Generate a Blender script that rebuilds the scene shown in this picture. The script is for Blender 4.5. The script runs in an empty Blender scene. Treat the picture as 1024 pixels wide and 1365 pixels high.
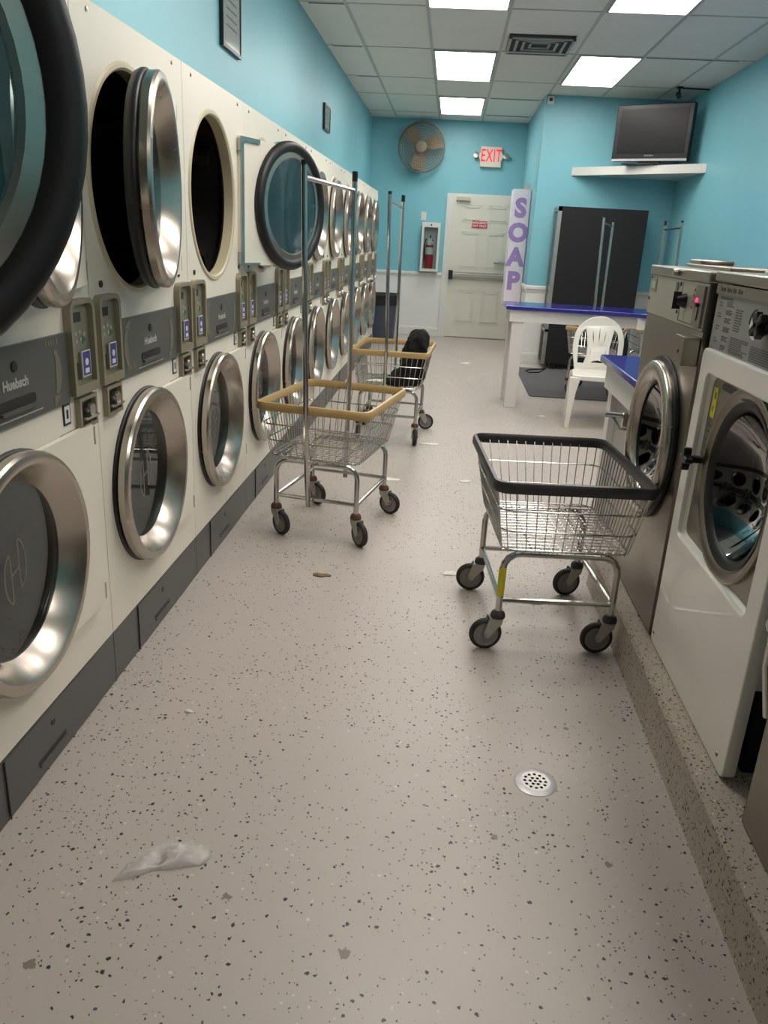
import bpy, math, random
from mathutils import Vector, Matrix
PI = math.pi
R = math.radians
random.seed(7)
sc = bpy.context.scene
COL = sc.collection

# ------------------------------------------------------------------ camera
CAMH = 1.41
cam_d = bpy.data.cameras.new('camera')
cam = bpy.data.objects.new('camera', cam_d)
COL.objects.link(cam)
cam_d.sensor_fit = 'VERTICAL'
cam_d.sensor_height = 36.0
cam_d.lens = 36.0 * 1043.0 / 1365.0
cam_d.clip_start = 0.02
M3 = Matrix(((0.99532641, -0.0750231, 0.06080186),
             (0.08214636, 0.32678002, -0.94152365),
             (0.05076719, 0.94211801, 0.33141566)))
cam.matrix_world = Matrix.Translation((0, 0, CAMH)) @ M3.to_4x4()
sc.camera = cam

# ------------------------------------------------------------------ world, exposure
w = bpy.data.worlds.new('world')
sc.world = w
w.use_nodes = True
w.node_tree.nodes['Background'].inputs[0].default_value = (0.75, 0.85, 1.0, 1)
w.node_tree.nodes['Background'].inputs[1].default_value = 0.05
sc.view_settings.view_transform = 'Standard'
sc.view_settings.look = 'None'
sc.view_settings.gamma = 1.0
sc.view_settings.use_curve_mapping = False
sc.view_settings.exposure = 1.25
PANEL_STRENGTH = 5.2


# ------------------------------------------------------------------ materials
def lin(c):
    c = c / 255.0
    return c / 12.92 if c <= 0.04045 else ((c + 0.055) / 1.055) ** 2.4


def rgb(r, g, b):
    return (lin(r), lin(g), lin(b), 1.0)


def mat(name, col, rough=0.5, metal=0.0, spec=0.5, var=0.0, vscale=8.0, bump=0.0, bscale=60.0, coat=0.0, aniso=None, stretch=None):
    m = bpy.data.materials.new(name)
    m.use_nodes = True
    nt = m.node_tree
    b = nt.nodes['Principled BSDF']
    b.inputs['Base Color'].default_value = rgb(*col)
    b.inputs['Roughness'].default_value = rough
    b.inputs['Metallic'].default_value = metal
    b.inputs['Specular IOR Level'].default_value = spec
    b.inputs['Coat Weight'].default_value = coat
    tc = nt.nodes.new('ShaderNodeTexCoord')
    src = tc.outputs['Object']
    if stretch:
        mp = nt.nodes.new('ShaderNodeMapping')
        mp.inputs['Scale'].default_value = stretch
        nt.links.new(src, mp.inputs[0])
        src = mp.outputs[0]
    # always a little procedural variation
    n = nt.nodes.new('ShaderNodeTexNoise')
    n.inputs['Scale'].default_value = vscale
    n.inputs['Detail'].default_value = 4
    nt.links.new(src, n.inputs['Vector'])
    mx = nt.nodes.new('ShaderNodeMix')
    mx.data_type = 'RGBA'
    k = max(var, 0.02)
    c = rgb(*col)
    mx.inputs[6].default_value = tuple(x * (1 - k) for x in c[:3]) + (1,)
    mx.inputs[7].default_value = tuple(min(1, x * (1 + k)) for x in c[:3]) + (1,)
    nt.links.new(n.outputs['Fac'], mx.inputs[0])
    nt.links.new(mx.outputs[2], b.inputs['Base Color'])
    if metal > 0.5:
        mr = nt.nodes.new('ShaderNodeMapRange')
        mr.inputs[3].default_value = rough * 0.8
        mr.inputs[4].default_value = rough * 1.25
        nt.links.new(n.outputs['Fac'], mr.inputs[0])
        nt.links.new(mr.outputs[0], b.inputs['Roughness'])
    if bump:
        n2 = nt.nodes.new('ShaderNodeTexNoise')
        n2.inputs['Scale'].default_value = bscale
        nt.links.new(src, n2.inputs['Vector'])
        bp = nt.nodes.new('ShaderNodeBump')
        bp.inputs['Strength'].default_value = bump
        bp.inputs['Distance'].default_value = 0.003
        nt.links.new(n2.outputs['Fac'], bp.inputs['Height'])
        nt.links.new(bp.outputs[0], b.inputs['Normal'])
    return m


def emis(name, col, s):
    m = bpy.data.materials.new(name)
    m.use_nodes = True
    b = m.node_tree.nodes['Principled BSDF']
    b.inputs['Base Color'].default_value = rgb(*col)
    b.inputs['Emission Color'].default_value = rgb(*col)
    b.inputs['Emission Strength'].default_value = s
    return m


def glass(name, tint, refl=0.08, rough=0.02, rmax=0.9):
    m = bpy.data.materials.new(name)
    m.use_nodes = True
    nt = m.node_tree
    nt.nodes.remove(nt.nodes['Principled BSDF'])
    out = nt.nodes['Material Output']
    t = nt.nodes.new('ShaderNodeBsdfTransparent')
    t.inputs[0].default_value = rgb(*tint)
    g = nt.nodes.new('ShaderNodeBsdfGlossy')
    g.inputs['Roughness'].default_value = rough
    lw = nt.nodes.new('ShaderNodeLayerWeight')
    lw.inputs[0].default_value = 0.25
    mr = nt.nodes.new('ShaderNodeMapRange')
    mr.inputs[3].default_value = refl
    mr.inputs[4].default_value = rmax
    nt.links.new(lw.outputs['Fresnel'], mr.inputs[0])
    mx = nt.nodes.new('ShaderNodeMixShader')
    nt.links.new(mr.outputs[0], mx.inputs[0])
    nt.links.new(t.outputs[0], mx.inputs[1])
    nt.links.new(g.outputs[0], mx.inputs[2])
    nt.links.new(mx.outputs[0], out.inputs[0])
    return m


def flake_mat(name, base, dens=0.30, scale=62.0, rough=0.38, stains=(), dirt=0.06, dark=0.0):
    m = bpy.data.materials.new(name)
    m.use_nodes = True
    nt = m.node_tree
    L = nt.links.new
    b = nt.nodes['Principled BSDF']
    tc = nt.nodes.new('ShaderNodeTexCoord')
    src = tc.outputs['Object']

    def noise(s, det=4):
        n = nt.nodes.new('ShaderNodeTexNoise')
        n.inputs['Scale'].default_value = s
        n.inputs['Detail'].default_value = det
        L(src, n.inputs['Vector'])
        return n.outputs['Fac']

    def math_(op, a, c, clamp=False):
        n = nt.nodes.new('ShaderNodeMath')
        n.operation = op
        n.use_clamp = clamp
        for i, v in enumerate((a, c)):
            if isinstance(v, (int, float)):
                n.inputs[i].default_value = v
            else:
                L(v, n.inputs[i])
        return n.outputs[0]

    def mix(f, a, c):
        n = nt.nodes.new('ShaderNodeMix')
        n.data_type = 'RGBA'
        for i, v in ((0, f), (6, a), (7, c)):
            if isinstance(v, (int, float, tuple)):
                n.inputs[i].default_value = v
            else:
                L(v, n.inputs[i])
        return n.outputs[2]
    c = rgb(*base)
    c1 = tuple(x * (1 - dirt) for x in c[:3]) + (1,)
    c2 = tuple(min(1, x * (1 + dirt)) for x in c[:3]) + (1,)
    col = mix(noise(1.3, 6), c1, c2)
    col = mix(math_('MULTIPLY', noise(14, 5), 0.25), col, c1)
    big = noise(1.7, 3)
    # distortion for the flake outline
    dn = nt.nodes.new('ShaderNodeTexNoise')
    dn.inputs['Scale'].default_value = 160
    L(src, dn.inputs['Vector'])
    va = nt.nodes.new('ShaderNodeVectorMath')
    va.operation = 'MULTIPLY_ADD'
    L(dn.outputs['Color'], va.inputs[0])
    va.inputs[1].default_value = (0.010, 0.010, 0.010)
    L(src, va.inputs[2])
    for sc_, fc, dn_, size in ((scale, rgb(20, 15, 14), dens, 0.17), (scale * 1.5, rgb(58, 50, 44), dens * 1.0, 0.16),
                               (scale * 0.9, rgb(208, 202, 192), dens * 0.5, 0.14), (scale * 1.15, rgb(62, 62, 92), dens * 0.22, 0.15)):
        v = nt.nodes.new('ShaderNodeTexVoronoi')
        v.inputs['Scale'].default_value = sc_
        v.inputs['Randomness'].default_value = 1.0
        L(va.outputs[0], v.inputs['Vector'])
        sep = nt.nodes.new('ShaderNodeSeparateColor')
        L(v.outputs['Color'], sep.inputs[0])
        # size varies per cell
        szz = math_('MULTIPLY', math_('ADD', sep.outputs[1], 0.45), size * 1.25)
        near = math_('LESS_THAN', v.outputs['Distance'], szz)
        d_loc = math_('MULTIPLY', math_('MULTIPLY', big, big), dn_ * 4.0)
        pick = math_('LESS_THAN', sep.outputs[0], d_loc)
        col = mix(math_('MULTIPLY', math_('MULTIPLY', near, pick), 0.97), col, fc)
    for (sx, sy, sr) in stains:
        vd = nt.nodes.new('ShaderNodeVectorMath')
        vd.operation = 'DISTANCE'
        L(va.outputs[0], vd.inputs[0])
        vd.inputs[1].default_value = (sx, sy, 0)
        rr = math_('MULTIPLY', math_('ADD', noise(70, 2), 0.1), sr * 2.0)
        col = mix(math_('MULTIPLY', math_('LESS_THAN', vd.outputs['Value'], rr), 0.75), col, rgb(105, 88, 68))
    L(col, b.inputs['Base Color'])
    rm = nt.nodes.new('ShaderNodeMapRange')
    L(noise(5, 5), rm.inputs[0])
    rm.inputs[3].default_value = rough * 0.8
    rm.inputs[4].default_value = rough * 1.25
    L(rm.outputs[0], b.inputs['Roughness'])
    bp = nt.nodes.new('ShaderNodeBump')
    bp.inputs['Strength'].default_value = 0.12
    bp.inputs['Distance'].default_value = 0.004
    L(noise(9, 3), bp.inputs['Height'])
    L(bp.outputs[0], b.inputs['Normal'])
    return m


M = {}
STAINS = [(-.107, 1.233, .011), (-.389, 1.344, .010), (-.729, 1.127, .011), (.224, 1.613, .009), (.497, 1.56, .009), (.344, 1.74, .0),
          (.13, 2.05, .006), (.47, 2.12, .008), (.33, 2.21, .006), (.262, 1.66, .006), (-.33, 1.95, .006)]
M['floor'] = flake_mat('painted_flake_floor', (186, 176, 168), stains=[s for s in STAINS if s[2] > 0])
M['curb'] = flake_mat('painted_flake_curb', (178, 166, 152), dens=0.8, scale=75, rough=0.5, dirt=0.3)
M['teal'] = mat('teal_wall_paint', (124, 187, 200), 0.42, var=0.04, vscale=3, bump=0.25, bscale=90)
M['wain'] = mat('white_wainscot_paint', (226, 225, 222), 0.4, var=0.02, vscale=3)
M['trimw'] = mat('white_trim_paint', (216, 215, 210), 0.35)
M['tile'] = mat('ceiling_tile_grey', (222, 218, 210), 0.9, var=0.05, vscale=4, bump=0.6, bscale=220)
M['grid'] = mat('ceiling_grid_metal', (176, 175, 170), 0.5)
M['gridd'] = mat('ceiling_gap_dark', (70, 68, 64), 0.8)
M['panel'] = emis('light_diffuser', (255, 249, 241), PANEL_STRENGTH)
M['cream'] = mat('dryer_cream_enamel', (234, 227, 212), 0.42, var=0.03, vscale=5)
M['creamd'] = mat('dryer_lip_cream', (202, 190, 160), 0.4)
M['steel'] = mat('brushed_stainless', (184, 176, 166), 0.25, metal=1.0, var=0.04, vscale=5, stretch=(1, 1, 6))
M['steelw'] = mat('washer_stainless', (150, 143, 132), 0.3, metal=1.0, var=0.14, vscale=3, stretch=(1, 1, 3))
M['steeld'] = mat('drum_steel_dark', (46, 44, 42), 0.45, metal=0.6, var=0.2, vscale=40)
M['chrome'] = mat('cart_chrome', (190, 188, 184), 0.2, metal=1.0, var=0.08, vscale=14)
M['gasket'] = mat('black_rubber_gasket', (20, 19, 20), 0.42)
M['gasketb'] = mat('brown_black_rubber', (24, 20, 20), 0.45)
M['black'] = mat('black_plastic', (16, 16, 18), 0.35)
M['blackm'] = mat('matte_black_panel', (17, 15, 19), 0.7, var=0.1)
M['strip'] = mat('dark_grey_control_strip', (82, 83, 79), 0.38, var=0.04)
M['kick'] = mat('dark_grey_kick_panel', (86, 85, 83), 0.4, var=0.06)
M['arrow'] = mat('beige_arrow_print', (118, 112, 96), 0.45)
M['lightprint'] = mat('pale_print', (176, 173, 166), 0.5)
M['mech'] = mat('bronze_coin_housing', (150, 142, 120), 0.4, metal=0.3, var=0.1, vscale=30)
M['mechd'] = mat('coin_face_olive', (138, 134, 116), 0.42, metal=0.3, var=0.15, vscale=60)
M['green'] = mat('green_arrow_sticker', (34, 120, 72), 0.5)
M['purple'] = mat('purple_sticker', (74, 62, 140), 0.45)
M['white'] = mat('white_print', (225, 225, 222), 0.5)
M['glass'] = glass('dryer_door_glass', (196, 208, 210), 0.07)
M['etch'] = mat('etched_emblem', (112, 108, 100), 0.6)
M['smoke'] = glass('dark_washer_glass', (110, 112, 112), 0.04, 0.03, 0.5)
M['clear'] = glass('clear_glass', (240, 245, 245), 0.04, 0.02, 0.7)
M['pane'] = glass('picture_glass', (245, 248, 248), 0.03, 0.06, 0.45)
M['tan'] = mat('tan_vinyl_bumper', (188, 158, 104), 0.42, var=0.1, vscale=12)
M['bump'] = mat('black_vinyl_bumper', (52, 50, 52), 0.4, var=0.1, vscale=20)
M['rubber'] = mat('wheel_rubber', (36, 31, 28), 0.6)
M['hub'] = mat('grey_wheel_hub', (132, 126, 120), 0.5, var=0.08, vscale=30)
M['zinc'] = mat('zinc_caster_fork', (176, 174, 164), 0.45, metal=0.35, var=0.2, vscale=50)
M['rust'] = mat('rusty_caster_head', (96, 62, 50), 0.6, metal=0.3, var=0.4, vscale=60)
M['yellow'] = mat('yellow_sticker', (206, 196, 40), 0.5)
M['plastic'] = mat('white_resin_plastic', (232, 229, 220), 0.35)
M['blue'] = mat('blue_laminate', (40, 42, 136), 0.18, var=0.03, coat=0.3)
M['cab'] = mat('white_counter_paint', (216, 212, 208), 0.4)
M['cabg'] = mat('grey_counter_panel', (168, 164, 160), 0.5)
M['wwhite'] = mat('white_washer_enamel', (240, 235, 226), 0.25, coat=0.3)
M['wlabel'] = mat('grey_instruction_panel', (142, 141, 138), 0.35, var=0.03)
M['wtext'] = mat('dark_print', (92, 90, 88), 0.5)
M['gold'] = mat('pale_metal_panel', (176, 172, 156), 0.35, metal=0.5, var=0.05)
M['red'] = mat('red_paint', (190, 30, 44), 0.35)
M['redlit'] = emis('exit_letters_lit', (225, 20, 60), 0.45)
M['led'] = emis('red_led', (255, 40, 90), 1.5)
M['soap'] = mat('lavender_letters', (158, 132, 190), 0.5)
M['signw'] = mat('white_sign_face', (226, 220, 228), 0.4)
M['ivory'] = mat('ivory_sign_case', (222, 216, 196), 0.45)
M['door'] = mat('white_door_paint', (216, 212, 200), 0.45, var=0.02)
M['alum'] = mat('brushed_aluminium', (178, 176, 172), 0.35, metal=0.8)
M['fan'] = mat('grey_fan_metal', (122, 112, 98), 0.5, metal=0.5, var=0.2, vscale=20)
M['blade'] = mat('dusty_beige_blade', (176, 156, 128), 0.6, var=0.15, vscale=9)
M['mat'] = mat('charcoal_floor_mat', (92, 90, 92), 0.95, var=0.1, vscale=60, bump=0.8, bscale=300)
M['bin'] = mat('slate_blue_plastic', (66, 72, 88), 0.5, var=0.06)
M['bag'] = mat('black_bag_plastic', (20, 20, 23), 0.35, bump=0.8, bscale=40)
M['cloth'] = mat('black_fabric', (17, 17, 20), 0.95, bump=1.0, bscale=70)
M['screen'] = mat('tv_screen_black', (9, 7, 7), 0.35, spec=0.35)
M['silver'] = mat('silver_plastic', (186, 184, 186), 0.35, metal=0.3)
M['paper'] = mat('white_paper', (228, 224, 216), 0.8, var=0.04)
M['docgrey'] = mat('printed_notice', (222, 222, 220), 0.6, var=0.1, vscale=30)
M['vent'] = mat('vent_grey', (150, 148, 144), 0.5)
M['ventd'] = mat('vent_dark', (60, 58, 56), 0.8)
M['beige'] = mat('beige_plastic', (190, 180, 160), 0.4)
M['brown'] = mat('brown_debris', (120, 100, 76), 0.9, var=0.3, vscale=80)
M['film'] = None


def make_film():
    m = bpy.data.materials.new('clear_plastic_film')
    m.use_nodes = True
    nt = m.node_tree
    b = nt.nodes['Principled BSDF']
    b.inputs['Base Color'].default_value = rgb(232, 228, 224)
    b.inputs['Roughness'].default_value = 0.3
    t = nt.nodes.new('ShaderNodeBsdfTransparent')
    mx = nt.nodes.new('ShaderNodeMixShader')
    tc = nt.nodes.new('ShaderNodeTexCoord')
    n = nt.nodes.new('ShaderNodeTexNoise')
    n.inputs['Scale'].default_value = 18
    nt.links.new(tc.outputs['Object'], n.inputs['Vector'])
    mr = nt.nodes.new('ShaderNodeMapRange')
    mr.inputs[3].default_value = 0.05
    mr.inputs[4].default_value = 0.75
    nt.links.new(n.outputs['Fac'], mr.inputs[0])
    nt.links.new(mr.outputs[0], mx.inputs[0])
    nt.links.new(t.outputs[0], mx.inputs[1])
    nt.links.new(b.outputs[0], mx.inputs[2])
    nt.links.new(mx.outputs[0], nt.nodes['Material Output'].inputs[0])
    return m


M['film'] = make_film()


# ------------------------------------------------------------------ mesh builder
class MB:
    def __init__(s):
        s.v = []
        s.f = []
        s.mi = []
        s.mats = []
        s.cur = 0

    def mat(s, key):
        if key not in s.mats:
            s.mats.append(key)
        s.cur = s.mats.index(key)
        return s

    def add(s, vs, fs):
        o = len(s.v)
        s.v += [tuple(p) for p in vs]
        for f in fs:
            s.f.append([i + o for i in f])
            s.mi.append(s.cur)

    def box(s, x0, x1, y0, y1, z0, z1, Mx=None):
        vs = [Vector((x, y, z)) for z in (z0, z1) for y in (y0, y1) for x in (x0, x1)]
        if Mx is not None:
            vs = [Mx @ p for p in vs]
        s.add(vs, [(0, 2, 3, 1), (4, 5, 7, 6), (0, 1, 5, 4), (2, 6, 7, 3), (0, 4, 6, 2), (1, 3, 7, 5)])
        return s

    def tube(s, pts, r, n=8, closed=False, cap=True, flat=None):
        pts = [Vector(p) for p in pts]
        k = len(pts)
        rings = []
        up = None
        for i, p in enumerate(pts):
            if closed:
                d = (pts[(i + 1) % k] - pts[i - 1])
            else:
                d = pts[min(i + 1, k - 1)] - pts[max(i - 1, 0)]
            d.normalize()
            if up is None:
                up = Vector((0, 0, 1)) if abs(d.z) < 0.9 else Vector((1, 0, 0))
            a = d.cross(up)
            if a.length < 1e-4:
                a = d.cross(Vector((0, 1, 0)))
            a.normalize()
            b = a.cross(d).normalized()
            up = b
            rr = r[i] if isinstance(r, (list, tuple)) else r
            if flat:
                ring = [p + a * math.cos(2 * PI * j / n) * flat[0] + b * math.sin(2 * PI * j / n) * flat[1] for j in range(n)]
            else:
                ring = [p + a * math.cos(2 * PI * j / n) * rr + b * math.sin(2 * PI * j / n) * rr for j in range(n)]
            rings.append(ring)
        vs = [q for ring in rings for q in ring]
        fs = []
        m = k if closed else k - 1
        for i in range(m):
            for j in range(n):
                a0 = i * n + j
                a1 = i * n + (j + 1) % n
                b0 = ((i + 1) % k) * n + j
                b1 = ((i + 1) % k) * n + (j + 1) % n
                fs.append((a0, b0, b1, a1))
        if not closed and cap:
            fs.append(tuple(range(n)))
            fs.append(tuple((k - 1) * n + j for j in reversed(range(n))))
        s.add(vs, fs)
        return s

    def lathe(s, prof, Mx, n=32, closed=False):
        """prof: (radius, height) pairs, spun about local z of Mx"""
        vs = []
        fs = []
        idx = []
        for (r, h) in prof:
            if r < 1e-6:
                idx.append([len(vs)])
                vs.append(Mx @ Vector((0, 0, h)))
            else:
                st = len(vs)
                for j in range(n):
                    t = 2 * PI * j / n
                    vs.append(Mx @ Vector((r * math.cos(t), r * math.sin(t), h)))
                idx.append(list(range(st, st + n)))
        pairs = list(zip(idx[:-1], idx[1:]))
        if closed:
            pairs.append((idx[-1], idx[0]))
        for a, b in pairs:
            if len(a) == 1 and len(b) == 1:
                continue
            for j in range(n):
                j2 = (j + 1) % n
                if len(a) == 1:
                    fs.append((a[0], b[j], b[j2]))
                elif len(b) == 1:
                    fs.append((a[j], b[0], a[j2]))
                else:
                    fs.append((a[j], b[j], b[j2], a[j2]))
        s.add(vs, fs)
        return s

    def prism(s, poly, Mx, d):
        """extrude the 2D polygon (local xy of Mx) by d along local z"""
        n = len(poly)
        vs = [Mx @ Vector((p[0], p[1], 0)) for p in poly] + [Mx @ Vector((p[0], p[1], d)) for p in poly]
        fs = [tuple(reversed(range(n))), tuple(range(n, 2 * n))]
        for i in range(n):
            j = (i + 1) % n
            fs.append((i, j, n + j, n + i))
        s.add(vs, fs)
        return s

    def mesh(s, me, Mx):
        s.add([Mx @ v.co for v in me.vertices], [tuple(p.vertices) for p in me.polygons])
        return s

    def build(s, name, parent=None, loc=(0, 0, 0), rel=(0, 0, 0), smooth=True, bevel=0.0, ang=35, mats=None, seg=2):
        me = bpy.data.meshes.new(name)
        vs = [(p[0] - rel[0], p[1] - rel[1], p[2] - rel[2]) for p in s.v]
        me.from_pydata(vs, [], s.f)
        for k in (mats or s.mats):
            me.materials.append(M[k])
        me.polygons.foreach_set('material_index', s.mi)
        me.validate()
        me.update()
        import bmesh
        bm = bmesh.new()
        bm.from_mesh(me)
        bmesh.ops.recalc_face_normals(bm, faces=bm.faces)
        bm.to_mesh(me)
        bm.free()
        if smooth:
            me.polygons.foreach_set('use_smooth', [True] * len(me.polygons))
            me.set_sharp_from_angle(angle=R(ang))
        o = bpy.data.objects.new(name, me)
        COL.objects.link(o)
        o.location = loc
        if parent:
            o.parent = parent
        if bevel:
            md = o.modifiers.new('bevel', 'BEVEL')
            md.width = bevel
            md.segments = seg
            md.limit_method = 'ANGLE'
            md.angle_limit = R(40)
        return o


def tag(o, label=None, cat=None, group=None, kind=None):
    if label:
        o['label'] = label
    if cat:
        o['category'] = cat
    if group:
        o['group'] = group
    if kind:
        o['kind'] = kind
    return o


def thing(name, label, cat, loc=(0, 0, 0), rz=0, group=None):
    o = bpy.data.objects.new(name, None)
    o.empty_display_size = 0.1
    COL.objects.link(o)
    o.location = loc
    o.rotation_euler = (0, 0, rz)
    return tag(o, label, cat, group)


def struct(o):
    o['kind'] = 'structure'
    return o


def copy_tree(o, parent=None):
    c = o.copy()
    COL.objects.link(c)
    if parent:
        c.parent = parent
    for ch in o.children:
        copy_tree(ch, c)
    return c


def frame(ax, ay, az, o):
    ax, ay, az = Vector(ax), Vector(ay), Vector(az)
    return Matrix(((ax.x, ay.x, az.x, o[0]), (ax.y, ay.y, az.y, o[1]), (ax.z, ay.z, az.z, o[2]), (0, 0, 0, 1)))


def FX(o):   # spin axis +x, local x->y, local y->z
    return frame((0, 1, 0), (0, 0, 1), (1, 0, 0), o)


def FXN(o):  # facing -x: local x -> -y (reads left to right for a viewer at -x side), z -> -x
    return frame((0, -1, 0), (0, 0, 1), (-1, 0, 0), o)


def FYN(o):  # facing -y (toward camera): local x->x, y->z
    return frame((1, 0, 0), (0, 0, 1), (0, -1, 0), o)


def FZ(o):
    return Matrix.Translation(o)


def text_mesh(body, size, ext=0.001, bold=0.0, align='CENTER', spacing=1.0):
    cu = bpy.data.curves.new('lettering', 'FONT')
    cu.body = body
    cu.size = size
    cu.extrude = ext
    cu.offset = bold
    cu.align_x = align
    cu.align_y = 'CENTER'
    cu.space_character = spacing
    cu.resolution_u = 3
    ob = bpy.data.objects.new('lettering', cu)
    COL.objects.link(ob)
    dg = bpy.context.evaluated_depsgraph_get()
    me = bpy.data.meshes.new_from_object(ob.evaluated_get(dg))
    bpy.data.objects.remove(ob)
    return me


def shape_mesh(outer, holes, ext, bev=0.0):
    cu = bpy.data.curves.new('shape', 'CURVE')
    cu.dimensions = '2D'
    cu.fill_mode = 'BOTH'
    cu.extrude = ext
    cu.bevel_depth = bev
    cu.bevel_resolution = 1
    for poly in [outer] + holes:
        sp = cu.splines.new('POLY')
        sp.points.add(len(poly) - 1)
        for i, p in enumerate(poly):
            sp.points[i].co = (p[0], p[1], 0, 1)
        sp.use_cyclic_u = True
    ob = bpy.data.objects.new('shape', cu)
    COL.objects.link(ob)
    dg = bpy.context.evaluated_depsgraph_get()
    me = bpy.data.meshes.new_from_object(ob.evaluated_get(dg))
    bpy.data.objects.remove(ob)
    return me


def arc(cx, cy, r, a0, a1, n=8):
    return [(cx + r * math.cos(R(a0 + (a1 - a0) * i / n)), cy + r * math.sin(R(a0 + (a1 - a0) * i / n))) for i in range(n + 1)]


def rrect(x0, x1, y0, y1, r, n=4):
    return arc(x1 - r, y1 - r, r, 0, 90, n) + arc(x0 + r, y1 - r, r, 90, 180, n) + arc(x0 + r, y0 + r, r, 180, 270, n) + arc(x1 - r, y0 + r, r, 270, 360, n)


def ray_rect(cx, cy, x0, x1, y0, y1, t):
    dx, dy = math.cos(t), math.sin(t)
    k = 1e9
    if dx > 1e-9:
        k = min(k, (x1 - cx) / dx)
    if dx < -1e-9:
        k = min(k, (x0 - cx) / dx)
    if dy > 1e-9:
        k = min(k, (y1 - cy) / dy)
    if dy < -1e-9:
        k = min(k, (y0 - cy) / dy)
    return cx + dx * k, cy + dy * k


def rect_hole(mb, Mx, cx, cy, r, x0, x1, y0, y1, n=64):
    """flat rectangle with a round hole, quads between the circle and the border (corners kept)"""
    ts = sorted([2 * PI * i / n for i in range(n)] + [math.atan2(cy_ - cy, cx_ - cx) % (2 * PI) for cx_ in (x0, x1) for cy_ in (y0, y1)])
    vs = []
    for t in ts:
        vs.append(Mx @ Vector((cx + r * math.cos(t), cy + r * math.sin(t), 0)))
        q = ray_rect(cx, cy, x0, x1, y0, y1, t)
        vs.append(Mx @ Vector((q[0], q[1], 0)))
    k = len(ts)
    fs = [(2 * i, 2 * i + 1, 2 * ((i + 1) % k) + 1, 2 * ((i + 1) % k)) for i in range(k)]
    mb.add(vs, fs)


# ------------------------------------------------------------------ setting
XL, XR = -1.27, 2.54
YN, YF = -3.6, 12.42
YB, XB = 10.1, 0.95
ZC = 3.03
WZ = 0.92   # wainscot height

b = MB().mat('floor')
b.box(XL - 1.2, XR + .2, YN - .2, YF + .2, -0.1, 0)
struct(b.build('floor'))

b = MB().mat('tile')
b.box(XL - .2, XR + .2, YN - .2, YF + .2, ZC, ZC + .08)
struct(b.build('ceiling'))


def wall(name, x0, x1, y0, y1, z0=0.0, z1=ZC):
    b = MB()
    if z0 < WZ:
        b.mat('wain').box(x0, x1, y0, y1, z0, WZ)
        z0 = WZ
    b.mat('teal').box(x0, x1, y0, y1, z0, z1)
    return struct(b.build(name, smooth=False))


DRY_Y0, PITCH, DRY_N = 1.305, 0.855, 11
DRY_END = DRY_Y0 + PITCH * DRY_N
DX = -0.985
DRY_TOP = 1.95
wall('wall_left', XL - .12, XL, YN, DRY_END, DRY_TOP + .002)
wall('wall_left', XL - .12, XL, DRY_END + .002, YF)
wall('wall_far', XL, XB, YF, YF + .12)
wall('wall_alcove', XB, XB + .12, YB + .12, YF)
wall('wall_back', XB, XR, YB, YB + .12)
wall('wall_right', XR, XR + .12, YN, YB)
wall('wall_near', XL, XR, YN - .12, YN)


def rail(name, p0, p1, nx, ny, z0, z1, prof, key='trimw'):
    """moulding along p0->p1, profile list (out, z)"""
    b = MB().mat(key)
    vs = []
    for p in (p0, p1):
        for (o, z) in prof:
            vs.append((p[0] + nx * o, p[1] + ny * o, z))
    n = len(prof)
    fs = [(i, (i + 1) % n, n + (i + 1) % n, n + i) for i in range(n)]
    fs += [tuple(range(n)), tuple(range(n, 2 * n))]
    b.add(vs, fs)
    return struct(b.build(name, smooth=False))


chair_rail = [(0, .86), (.008, .862), (.012, .885), (.026, .9), (.026, .925), (.018, .935), (0, .94)]
base = [(0, 0), (.016, 0), (.016, .1), (.010, .125), (0, .13)]
rail('trim_1', (XL, YF), (-.125, YF), 0, -1, 0, 0, chair_rail)
rail('trim_2', (XB, YB), (XR, YB), 0, -1, 0, 0, chair_rail)
rail('trim_3', (XB, YB - .026), (XB, YF), -1, 0, 0, 0, chair_rail)
rail('trim_4', (XR, 3.3), (XR, YB), -1, 0, 0, 0, chair_rail)
rail('baseboard_far', (XL, YF), (-.125, YF), 0, -1, 0, 0, base)
rail('baseboard_back', (XB, YB), (XR, YB), 0, -1, 0, 0, base)
rail('baseboard_alcove', (XB, YB - .016), (XB, YF), -1, 0, 0, 0, base)

# concrete curb under the washers
b = MB().mat('curb')
prof = [(.708, 0.0), (.712, .006), (.718, .138), (.728, .150), (.80, .152), (XR, .152), (XR, 0)]
ys = [YN, -1, 0, .6, 1.2, 1.8, 2.4, 3.0, 3.26]
vs = []
for i, y in enumerate(ys):
    for (x, z) in prof:
        vs.append((x, y, z))
n = len(prof)
fs = []
for i in range(len(ys) - 1):
    for j in range(n - 1):
        fs.append((i * n + j, i * n + j + 1, (i + 1) * n + j + 1, (i + 1) * n + j))
fs += [tuple(range(n)), tuple((len(ys) - 1) * n + j for j in range(n))]
b.add(vs, fs)
struct(b.build('floor_curb'))

# ceiling grid T bars
LX = [(-.31, .29), (.98, 1.56)]
gy = [-3.1, -1.75, -.09, 1.27, 2.64, 4.0, 5.31, 6.67, 8.04, 9.42, 10.47, 11.8]
b = MB().mat('grid')
for x in (-.92, -.31, .30, .97, 1.57, 2.18):
    b.box(x - .012, x + .012, YN, YF if x < XB else YB, ZC - .004, ZC + .01)
for y in gy:
    b.box(XL, XR if y < YB else XB, y - .012, y + .012, ZC - .0035, ZC + .01)
struct(b.build('trim_5', smooth=False))
b = MB().mat('gridd')
for (x0, x1, y) in ((-1.2, -.93, 6.69), (-1.22, -.95, 8.06), (-1.15, -.93, 9.44), (.33, .9, 10.5), (.33, .9, 11.83), (1.6, 2.4, 8.06)):
    b.box(x0, x1, y - .006, y + .006, ZC - .006, ZC + .01)
struct(b.build('trim_6', smooth=False))

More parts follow.
